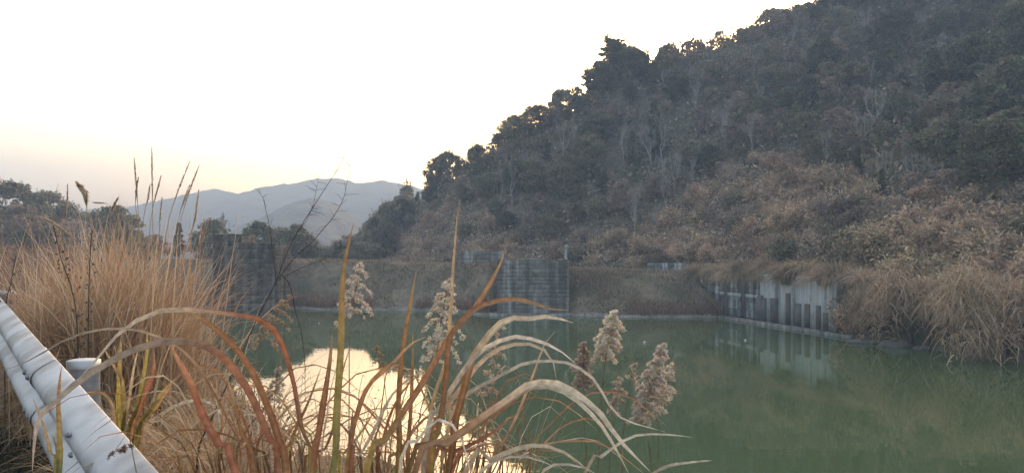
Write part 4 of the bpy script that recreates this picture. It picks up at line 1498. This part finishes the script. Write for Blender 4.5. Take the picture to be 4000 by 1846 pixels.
leaf(cr, tr(z4, (990, 1189), (1200, 1000), (1400, 850), (1594, 715), (1674, 652), (1764, 627), (1864, 632), (1954, 672), (2044, 732), (2144, 822), (2214, 920), (2294, 1020), (2374, 1100), (2464, 1189)), 1.5, 1.3, 32, 'brownpale', RR, (.15, .6), n=56)
leaf(cr, tr(z4, (950, 1189), (1190, 1010), (1390, 880), (1594, 745), (1674, 680), (1764, 650), (1864, 665), (1964, 715), (2064, 800), (2154, 900), (2240, 1040), (2320, 1189)), 1.55, 1.4, 26, 'rustpale', RR, (.15, .6), n=56)
leaf(cr, tr(z4, (1080, 1189), (1250, 1060), (1440, 960), (1600, 840), (1690, 760)), 1.65, 1.65, 20, 'brown', RR, (.1, .7))
leaf(cr, tr(z6, (430, 1230), (560, 1090), (650, 1020), (740, 965), (850, 948), (1000, 952), (1130, 968)), 1.6, 1.7, 15, 'brownpale', RR, (.2, .7))
leaf(cr, tr(z6, (820, 1230), (960, 1150), (1100, 1125), (1245, 1110)), 1.6, 1.7, 13, 'pale', None, (.2, .7))
leaf(cr, tr(z4, (1300, 1189), (1450, 1110), (1594, 1050), (1694, 1020), (1794, 1020), (1894, 1050), (1994, 1110), (2084, 1189)), 1.5, 1.45, 22, 'brownpale', RR, (.2, .7), n=50)
leaf(cr, tr(z4, (1400, 1189), (1500, 1120), (1600, 1086), (1694, 1090), (1800, 1122), (1880, 1160)), 1.5, 1.5, 16, 'pale', RR, (.2, .7))
leaf(cr, tr(z6, (170, 1230), (270, 1145), (370, 1138), (490, 1170), (560, 1220)), 1.45, 1.4, 18, 'pale', RR, (.2, .7))
leaf(cr, tr(z4, (900, 1189), (1000, 1000), (1100, 880), (1170, 860), (1240, 910), (1290, 1010), (1320, 1120), (1335, 1189)), 1.55, 1.45, 22, 'pale', RR, (.2, .8))
leaf(cr, tr(z4, (820, 1189), (900, 1060), (1000, 900), (1100, 820), (1200, 780), (1330, 700), (1450, 620)), 1.7, 1.7, 15, 'brown', RR, (.2, .8))
leaf(cr, tr(z4, (760, 1189), (790, 1000), (830, 850), (900, 700), (1000, 590), (1080, 540)), 1.8, 1.8, 17, 'rust', RR, (.2, .8))
leaf(cr, tr(z4, (600, 1189), (650, 1080), (740, 920), (830, 730), (930, 620), (1050, 550)), 1.8, 1.75, 17, 'pale', RR, (.2, .8))
leaf(cr, tr(z4, (1220, 1189), (1300, 1080), (1420, 1010), (1530, 1000), (1594, 1020)), 1.6, 1.6, 18, 'brown', RR, (.2, .8))
leaf(cr, tr(z4, (1440, 1189), (1530, 1020), (1594, 900), (1680, 700), (1740, 540), (1800, 380), (1865, 305)), 1.7, 1.7, 13, 'tan', RR, (.2, .5))

RG = P(480, 1700, 2.9)            # yellow-green blades behind the guardrail
cg = thing('reed_clump', 'upright yellow green reed blades just behind the guardrail', 'reeds')
for pp, w, pal in [(((740, 960), (745, 700), (750, 500), (753, 355)), 28, 'green'), (((800, 985), (850, 800), (885, 650), (915, 450), (917, 275)), 18, 'green'),
                   (((815, 990), (880, 760), (935, 620), (962, 530), (958, 440)), 26, 'rust'), (((770, 990), (775, 800), (762, 620), (720, 540), (640, 400)), 16, 'olive'),
                   (((860, 960), (930, 810), (1010, 690), (1100, 590)), 18, 'green'), (((830, 1000), (980, 770), (1080, 620)), 14, 'olive'),
                   (((725, 960), (715, 820), (690, 740), (640, 690), (560, 690), (480, 700), (400, 760)), 16, 'tan'), (((760, 980), (800, 760), (830, 560), (860, 420)), 13, 'tan'),
                   (((900, 970), (1000, 830), (1120, 760), (1240, 735), (1330, 770), (1400, 850)), 14, 'pale'), (((880, 960), (940, 790), (1010, 720), (1090, 740), (1140, 830)), 12, 'tan')]:
    leaf(cg, tr(z2, *pp), 2.9, 2.8, w, pal, RG, (0, .5))
cs = thing('reed_clump', 'few thin green blades on the road side of the guardrail', 'reeds')
RS = P(230, 1846, 2.1)
for pp, w, pal in [(((370, 1189), (372, 1000), (370, 860), (365, 790), (370, 640), (385, 520)), 22, 'olive'), (((345, 1189), (320, 1080), (280, 920), (235, 800), (205, 720)), 12, 'olive'),
                   (((360, 1150), (340, 1000), (330, 960), (290, 960)), 8, 'tan')]:
    leaf(cs, tr(z2, *pp), 2.0, 1.9, w, pal, P(225, 1846, 2.05), (0, .4))

# filler leaves that the photo shows as a tangle between the traced ones
for parent, root, xr, n_ in ((cl, RL, (700, 1300), 76), (cr, RR, (1380, 2080), 80)):
    for k in range(n_):
        x0 = rng.uniform(*xr); lean = rng.normal(0, 170)
        top = rng.uniform(1420, 1790)
        pp = [(x0, 1846), (x0 + lean * .35, (1846 + top) / 2 - 20), (x0 + lean * .8, top + 20), (x0 + lean * 1.3, top - 15 + abs(lean) * .12), (x0 + lean * 1.8, top + abs(lean) * .45)]
        leaf(parent, pp, 1.8, 1.9 + rng.uniform(-.2, .3), rng.uniform(4.5, 11), ['brown', 'tan', 'pale', 'rust', 'rust', 'brownpale', 'olive', 'brown'][rng.integers(8)], root, (.1, 1.0), n=26)

# ------------------------------------------------------------------ pampas clump with tall spikes
PD = 6.6
pc = P(415, 1480, PD); pc[2] = float(bank_h(pc[0], pc[1]))
clump = thing('pampas_clump', 'big dry pampas grass clump with tall feathery spikes behind the guardrail', 'pampas grass', pc)
def pampas_blades(n, L, curve, width, cols, spread, dx=0.0):
    az = rng.uniform(0, 6.28, n)
    base = np.column_stack([rng.normal(0, spread, n) + dx, rng.normal(0, spread, n), np.full(n, -.05)])
    pick = np.array(cols)[rng.integers(0, len(cols), n)]
    return blade_quads(base, az, rng.uniform(*L, n), rng.uniform(*curve, n) * (1 - .55 * np.clip(np.cos(az), 0, 1)), rng.uniform(*width, n), pick * .8, pick * 1.2, 8, .25, .5)


PAMP = [(.40, .29, .18), (.46, .35, .235), (.33, .23, .14), (.54, .44, .32), (.36, .245, .14)]
mb = MB()
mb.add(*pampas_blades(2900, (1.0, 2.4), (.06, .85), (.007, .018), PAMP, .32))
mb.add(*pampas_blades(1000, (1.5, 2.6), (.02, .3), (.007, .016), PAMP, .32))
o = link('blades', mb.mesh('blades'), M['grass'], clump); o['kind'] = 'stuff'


def spike(parent, pp, d, w, length, name='flower_spike', colr=(.50, .42, .33), root=None, curl=0.0):
    """stalk with a narrow feathery spike at the end; returns the part"""
    pw = [P(a, b, d) for a, b in pp]
    org = np.array(parent.location)
    if root is not None:
        pw = [np.array(root)] + pw
    c = catmull(np.array(pw) - org, 20)
    v, q = tube_geo(c, np.linspace(.0048, .002, 20), 5)
    mbs = MB(); mbs.add(v, q, (.36, .28, .19))
    st = mbs.mesh('flower_stalk', True)
    so = link('flower_stalk', st, M['grass'], parent)
    seg = np.linalg.norm(np.diff(c, axis=0), axis=1); S = np.concatenate([[0], np.cumsum(seg)])
    n_ = 320
    ss = S[-1] - rng.uniform(0, 1, n_) ** .8 * length
    pos = np.stack([np.interp(ss, S, c[:, k]) for k in range(3)], -1)
    tang = unit(np.stack([np.interp(ss + .01, S, np.gradient(c[:, k])) for k in range(3)], -1))
    a = unit(tang * 1.0 + rng.normal(0, .33, (n_, 3)))
    env = np.sin(np.pi * np.clip((S[-1] - ss) / length * .85 + .12, 0, 1))
    pos = pos + rng.normal(0, 1, (n_, 3)) * (w * .25 * env)[:, None]
    ln = w * 1.6 * (.5 + env)
    b_ = unit(np.cross(a, rng.normal(size=(n_, 3)))) * (w * .17)
    v = np.stack([pos - a * ln[:, None] * .5, pos + b_, pos + a * ln[:, None] * .5, pos - b_], 1).reshape(-1, 3)
    me = mesh_np('plume', v, np.arange(4 * n_).reshape(-1, 4), np.repeat(tint(colr, n_, .12), 4, 0)); me.materials.append(M['fluff'])
    link('plume', me, None, so)
    return so


for pp, L, w in [([(560, 1150), (545, 900), (535, 760), (524, 615)], .42, .013), ([(590, 1150), (596, 880), (595, 740), (593, 575)], .50, .013),
                 ([(620, 1150), (650, 900), (690, 760), (742, 630)], .42, .013), ([(640, 1150), (690, 920), (735, 760), (780, 642)], .42, .013),
                 ([(560, 1150), (590, 850), (610, 760), (630, 684)], .26, .012), ([(520, 1150), (560, 850), (578, 780), (586, 722)], .2, .011),
                 ([(545, 1150), (540, 900), (528, 790), (541, 690)], .22, .012), ([(660, 1150), (730, 960), (760, 860), (776, 740)], .4, .015),
                 ([(700, 1150), (760, 1000), (790, 930), (815, 850)], .34, .022), ([(520, 1200), (500, 1000), (460, 850), (436, 800), (360, 790)], .12, .01),
                 ([(610, 1150), (620, 950), (625, 850), (633, 770)], .25, .012), ([(640, 1150), (690, 880), (720, 780), (742, 720)], .25, .012)]:
    spike(clump, pp, PD, w, L, root=pc + np.array([rng.normal(0, .1), rng.normal(0, .1), -.05]))

for nm_, lab, pp, L, w, d in [('plume_reed', 'single feathery reed plume bending left against the pale sky', [(355, 1180), (345, 1000), (340, 830), (330, 745), (300, 712)], .20, .03, 6.0),
                              ('plume_reed', 'slim straight reed spike left of the feathery plume', [(250, 1180), (256, 950), (262, 800), (264, 717)], .28, .011, 6.0),
                              ('plume_reed', 'short curved reed plume above the large round evergreen', [(420, 1180), (425, 950), (435, 830), (462, 770)], .16, .016, 6.2),
                              ('plume_reed', 'drooping tan reed plume in front of the left wood', [(420, 1200), (330, 980), (250, 900), (190, 862), (160, 848)], .24, .02, 5.6)]:
    r0 = P(pp[0][0], 1500, d); r0[2] = float(bank_h(r0[0], r0[1]))
    tt = thing(nm_, lab, 'reed', r0)
    spike(tt, pp, d, w, L, root=r0)

# smaller straw tussocks around the clump on the bank
STRAWCL = [make_clump(1.25, 300, PAMP, .010, (.2, 1.0), .3, .14, 7), make_clump(1.0, 260, STRAW, .009, (.3, 1.1), .35, .14, 7)]
tuss = [(300, 1560, 7.2), (860, 1780, 4.4), (700, 1900, 3.9), (560, 1750, 4.6), (1000, 1950, 3.4), (850, 2200, 3.0), (1150, 2200, 2.9), (180, 1500, 8.4), (1300, 2300, 2.8), (650, 2300, 2.7), (480, 1420, 8.5)]
for px, py, d in tuss:
    x = (px - 2000) / F * d
    place('grass_tussock', STRAWCL[rng.integers(2)], (x, d, float(bank_h(x, d))), 'straw coloured grass tussock on the bank below the pampas clump', 'grass', 'straw tussocks on the bank', rng.uniform(.8, 1.15))

# ------------------------------------------------------------------ fluffy goldenrod seed heads
def goldenrod(label, top, bot, width, d, colr=(.64, .575, .50), dens=1.0, stem_px=None, lean=None, nb=30, leaves=True, curl=1.0):
    """top, bot: pixels of the plume's two ends; stem continues below to the bank"""
    T, B = P(*top, d), P(*bot, d)
    dn = unit(B - T)
    end_px = stem_px if stem_px else (bot[0] + (bot[0] - top[0]) * .2, 1846)
    E = P(*end_px, d)
    G = E + np.array([rng.normal(0, .04), rng.normal(0, .05), 0]); G[2] = float(bank_h(G[0], G[1])) - .02
    t_ = thing('goldenrod', label, 'goldenrod', G)
    c = catmull(np.array([G, E, B, (B + T) / 2 + rng.normal(0, .004, 3), T]) - G, 30)
    v, q = tube_geo(c, np.linspace(.0032, .001, 30), 5)
    mbs = MB(); mbs.add(v, q, (.2, .15, .1)); st = mbs.mesh('stem', True); link('stem', st, M['stem'], t_)
    Lp = np.linalg.norm(T - B); W = .86 * width / F * d
    fl, br = MB(), MB()
    nb = int(nb * .72)
    for k in range(nb):
        u = (k + rng.uniform(0, 1)) / nb                     # 0 at tip, 1 at bottom
        p = T + (B - T) * u - G
        env = np.interp(u, [0, .12, .45, .8, 1], [.12, .35, .8, 1.0, .65])
        ln = W * .60 * env * rng.uniform(.6, 1.15) + .004
        a = k * 2.4 + rng.uniform(-.4, .4)
        out = unit(np.array([math.cos(a), math.sin(a) * .7, 0]) + np.array([0, 0, .55]))
        pts_ = []
        for s in np.linspace(0, 1, 7):
            pts_.append(p + out * ln * s + np.array([0, 0, -1]) * ln * curl * .75 * s ** 2.2)
        pts_ = np.array(pts_)
        v, q = tube_geo(pts_, np.linspace(.0011, .0006, 7), 3); br.add(v, q, (.25, .19, .13))
        m = max(4, int(ln / .0023 * dens))
        s = rng.uniform(.12, 1.02, m)
        pos = np.stack([np.interp(s * 6, np.arange(7), pts_[:, j]) for j in range(3)], -1) + rng.normal(0, .0020, (m, 3)) + np.array([0, 0, .0015])
        npf = 22
        dirs = unit(rng.normal(size=(m, npf, 3)) + np.array([0, 0, .35]))
        rad = rng.uniform(.0035, .0095, (m, npf, 1))
        tip = pos[:, None, :] + dirs * rad
        sd = unit(np.cross(dirs, rng.normal(size=(m, npf, 3)))) * rad * .13
        mid = pos[:, None, :] + dirs * rad * .6
        v = np.stack([np.broadcast_to(pos[:, None, :], tip.shape), mid + sd, tip, mid - sd], 2).reshape(-1, 3)
        cc = np.repeat(tint(colr, m, .12), npf * 4, 0)
        fl.add(v, np.arange(len(v)).reshape(-1, 4), cc)
    o1 = link('seed_head', fl.mesh('seed_head'), M['fluff'], t_)
    link('branchlets', br.mesh('branchlets', True), M['stem'], o1)
    if leaves:
        lv = MB()
        nl = 26
        for k in range(nl):
            u = rng.uniform(0, 1)
            z0 = c[:, 2]
            i = rng.integers(4, 19)
            p = c[i] * (1 - (u % .9)) + c[i + 1] * (u % .9)
            a = rng.uniform(0, 6.28); L = rng.uniform(.02, .05)
            o_ = np.array([math.cos(a), math.sin(a), 0])
            sgm = []
            for s in np.linspace(0, 1, 6):
                sgm.append(p + o_ * L * (s - .5 * s ** 3) + np.array([0, 0, 1]) * L * (.25 * s - 1.1 * s ** 2 + .35 * s ** 4))
            sgm = np.array(sgm); sd = np.array([-o_[1], o_[0], .4]) * .0026
            wd = np.array([.3, 1, 1, .8, .5, .1])[:, None] * sd
            v = np.stack([sgm - wd, sgm + wd], 1).reshape(-1, 3)
            lv.add(v, [(2 * j, 2 * j + 1, 2 * j + 3, 2 * j + 2) for j in range(5)], tint((.22, .17, .12), 1, .2))
        o2 = link('withered_leaves', lv.mesh('withered_leaves'), M['grass'], t_); o2['kind'] = 'stuff'
    return t_


goldenrod('fluffy goldenrod seed head with drooping tip left of the grey pier', ov(905, 660), ov(880, 800), 165, 2.2, dens=.75, stem_px=ov(876, 1189), nb=26, curl=1.4)
goldenrod('large pale goldenrod seed head in front of the grassy embankment', ov(1128, 705), ov(1095, 905), 190, 2.1, dens=.85, stem_px=ov(1045, 1189), nb=34, curl=1.3)
goldenrod('brown goldenrod seed head beside the foot of the dark pier', ov(725, 745), ov(650, 868), 170, 2.3, (.42, .33, .25), .6, ov(620, 1189), nb=22, curl=1.3)
goldenrod('half hidden goldenrod seed head behind the rust coloured blades', ov(1262, 825), ov(1222, 1000), 120, 2.2, (.50, .43, .35), .6, ov(1215, 1189), nb=22)
goldenrod('cone shaped pale goldenrod seed head over green water', ov(1544, 785), ov(1522, 908), 150, 2.2, dens=1.25, stem_px=ov(1505, 1189), nb=40)
goldenrod('narrow greyish goldenrod seed head left of the cone shaped one', ov(1468, 862), ov(1468, 978), 105, 2.2, (.47, .40, .34), 1.1, ov(1478, 1189), nb=34)
goldenrod('big leaning goldenrod seed head farthest right over the water', ov(1668, 868), ov(1612, 1062), 150, 2.1, dens=1.25, stem_px=ov(1640, 1189), nb=56)
goldenrod('right half of the leaning goldenrod cluster with a side branch', ov(1690, 915), ov(1655, 1040), 110, 2.15, dens=1.0, stem_px=ov(1655, 1189), nb=24)
goldenrod('sparse small goldenrod head below the cone shaped one', ov(1556, 950), ov(1546, 1045), 75, 2.15, (.48, .41, .35), .9, ov(1532, 1189), nb=20)
goldenrod('nearly bare goldenrod stalk between the two pale heads', ov(1596, 915), ov(1590, 960), 40, 2.2, (.50, .44, .38), .6, ov(1566, 1189), nb=9)
goldenrod('small goldenrod sprig against the bright water reflection', ov(945, 868), ov(965, 935), 60, 2.6, (.30, .22, .15), .4, ov(985, 1189), nb=12)
goldenrod('greyish weed head low in the tangle of straw', ov(700, 925), ov(690, 1010), 90, 2.4, (.40, .36, .31), .7, ov(690, 1189), nb=24)
goldenrod('curled brown goldenrod tip lying over the guardrail', ov(330, 1120), ov(285, 1145), 40, 1.7, (.25, .19, .14), .5, ov(345, 1189), nb=7, leaves=False)

# ------------------------------------------------------------------ dark bare twigs and thin stalks
tw = thing('bare_shrub', 'dark leafless branching twig rising against the blue mountains', 'shrub', P(950, 1846, 2.4))
org = np.array(tw.location)
def twig(pp, d, r0, r1):
    c = catmull(np.array([P(*ov(*p), d) for p in pp]), 24) - org
    c += np.cumsum(rng.normal(0, .0008, c.shape), 0)
    v, q = tube_geo(c, np.linspace(r0, r1, 24) * .72, 5)
    return link('branch', mesh_np('branch', v, q, smooth=True), M['twig'], tw), c


def sidetwigs(par, c, n_, L):
    mbt = MB()
    for k in range(n_):
        i = rng.integers(8, 24)
        dr = unit(rng.normal(size=3) * np.array([1, .6, .6]) + np.array([0, 0, .4]))
        p = np.array([c[i], c[i] + dr * L * .5 * rng.uniform(.4, 1), c[i] + dr * L * rng.uniform(.5, 1) + np.array([0, 0, -.004])])
        v, q = tube_geo(p, [.0007, .0006, .0004], 3); mbt.add(v, q, (.1, .1, .1))
    link('twigs', mbt.mesh('twigs'), M['twig'], par)['kind'] = 'stuff'


for pp, r0, r1 in [([(500, 1120), (590, 930), (650, 800), (700, 705), (720, 650), (755, 580), (800, 510), (850, 430), (885, 368)], .0042, .0008),
                   ([(700, 700), (735, 650), (790, 600), (845, 530), (868, 470), (878, 420)], .0026, .0007),
                   ([(694, 705), (688, 640), (680, 560), (665, 500), (642, 468)], .0024, .0007),
                   ([(708, 690), (730, 720), (742, 790), (755, 840), (762, 900), (765, 1010)], .0026, .0012),
                   ([(690, 710), (760, 670), (830, 640), (880, 605)], .0016, .0007),
                   ([(752, 585), (780, 540), (798, 480), (805, 450)], .0012, .0005)]:
    b_, c = twig(pp, 2.4, r0, r1)
    sidetwigs(b_, c, 14, .045)
# root the shrub to the bank
c0 = P(*ov(500, 1120), 2.4) - org
g0 = np.array([c0[0] - .08, c0[1], 0]); g0[2] = float(bank_h(org[0] + g0[0], org[1] + g0[1])) - org[2]
v, q = tube_geo(np.array([g0, c0 * .5 + g0 * .5, c0]), [.006, .005, .0042], 5)
link('branch', mesh_np('branch', v, q, smooth=True), M['twig'], tw)

for lab, pp, d in [('tall dark weed stalk with brown clustered top in the left field', [(300, 1250), (235, 1000), (218, 920), (208, 880)], 5.2),
                   ('dark leaning weed stalk in the left field', [(20, 1240), (40, 1120), (62, 1000)], 5.4),
                   ('dark thin weed stalk crossing the pampas clump', [(345, 1280), (352, 1000), (360, 900)], 5.6)]:
    g = P(pp[0][0], 1500, d); g[2] = float(bank_h(g[0], g[1]))
    t_ = thing('weed_stalk', lab, 'weed', g)
    c = catmull(np.array([g] + [P(a, b, d) for a, b in pp]) - g, 16)
    v, q = tube_geo(c, np.linspace(.006, .003, 16), 5)
    link('stem', mesh_np('stem', v, q, smooth=True), M['twig'], t_)
    mb = MB()
    n_ = 60
    ii = rng.uniform(6, 15, n_)
    pos = np.stack([np.interp(ii, np.arange(16), c[:, k]) for k in range(3)], -1) + rng.normal(0, .025, (n_, 3))
    mb.add(*leaf_quads(pos, .02, tint((.16, .12, .095), n_, .2), 1.6))
    o = link('withered_leaves', mb.mesh('withered_leaves'), M['brush'], t_); o['kind'] = 'stuff'

# fine weeds with tiny seeds that show against the bright water
pos = []
for k in range(420):
    d = rng.uniform(1.9, 3.4); px = rng.uniform(850, 1800)
    x = (px - 2000) / F * d
    pos.append((x, d, float(bank_h(x, d))))
pos = np.array(pos)
n = len(pos)
pick = np.array([(.22, .15, .10), (.30, .22, .15), (.16, .12, .09)])[rng.integers(0, 3, n)]
mb = MB()
az = rng.uniform(0, 6.28, n); L = rng.uniform(.5, 1.25, n); cu = rng.uniform(.05, .45, n)
v, q, c = blade_quads(pos, az, L, cu, np.full(n, .0032), pick, pick, 9, .1, .5)
mb.add(v, q, c)
vv = v.reshape(n, 9, 2, 3).mean(2)
for k in range(9):
    s = rng.integers(5, 9, n)
    p_ = vv[np.arange(n), s] + rng.normal(0, .016, (n, 3))
    mb.add(*leaf_quads(p_, .006, pick * 1.1, 1.8))
tag(link('fine_weeds', mb.mesh('fine_weeds'), M['grass']), 'fine dry weeds with tiny seeds in front of the bright water', 'weeds', kind='stuff')

pos = []
for k in range(900):
    d = rng.uniform(1.7, 2.9); px = rng.uniform(760, 2000)
    x = (px - 2000) / F * d
    pos.append((x, d, float(bank_h(x, d))))
grass_field('tangled_grass', 'thin tangled straw and brown blades rising between the reed clumps', np.array(pos), (.85, 1.5), (.0028, .006), STRAW + [(.24, .13, .07), (.30, .17, .09)], (.05, .6), 12, .6, .25)

# ------------------------------------------------------------------ haze
HAZE_TOP = 155.0
v, q = box_geo(-1400, 1400, -120, 1300, -4, HAZE_TOP)
hz = bpy.data.objects.new('haze', mesh_np('haze', v, q))
col.objects.link(hz)
hm, hnt, hout = mat_base('haze_air')
pv = hnt.nodes.new('ShaderNodeVolumePrincipled')
pv.inputs['Color'].default_value = (0.37, 0.50, 0.70, 1)
pv.inputs['Density'].default_value = 0.0014
pv.inputs['Anisotropy'].default_value = 0.1
hnt.links.new(pv.outputs[0], hout.inputs['Volume'])
hz.data.materials.append(hm)
tag(hz, 'thin evening haze filling the valley air', 'haze', kind='stuff')
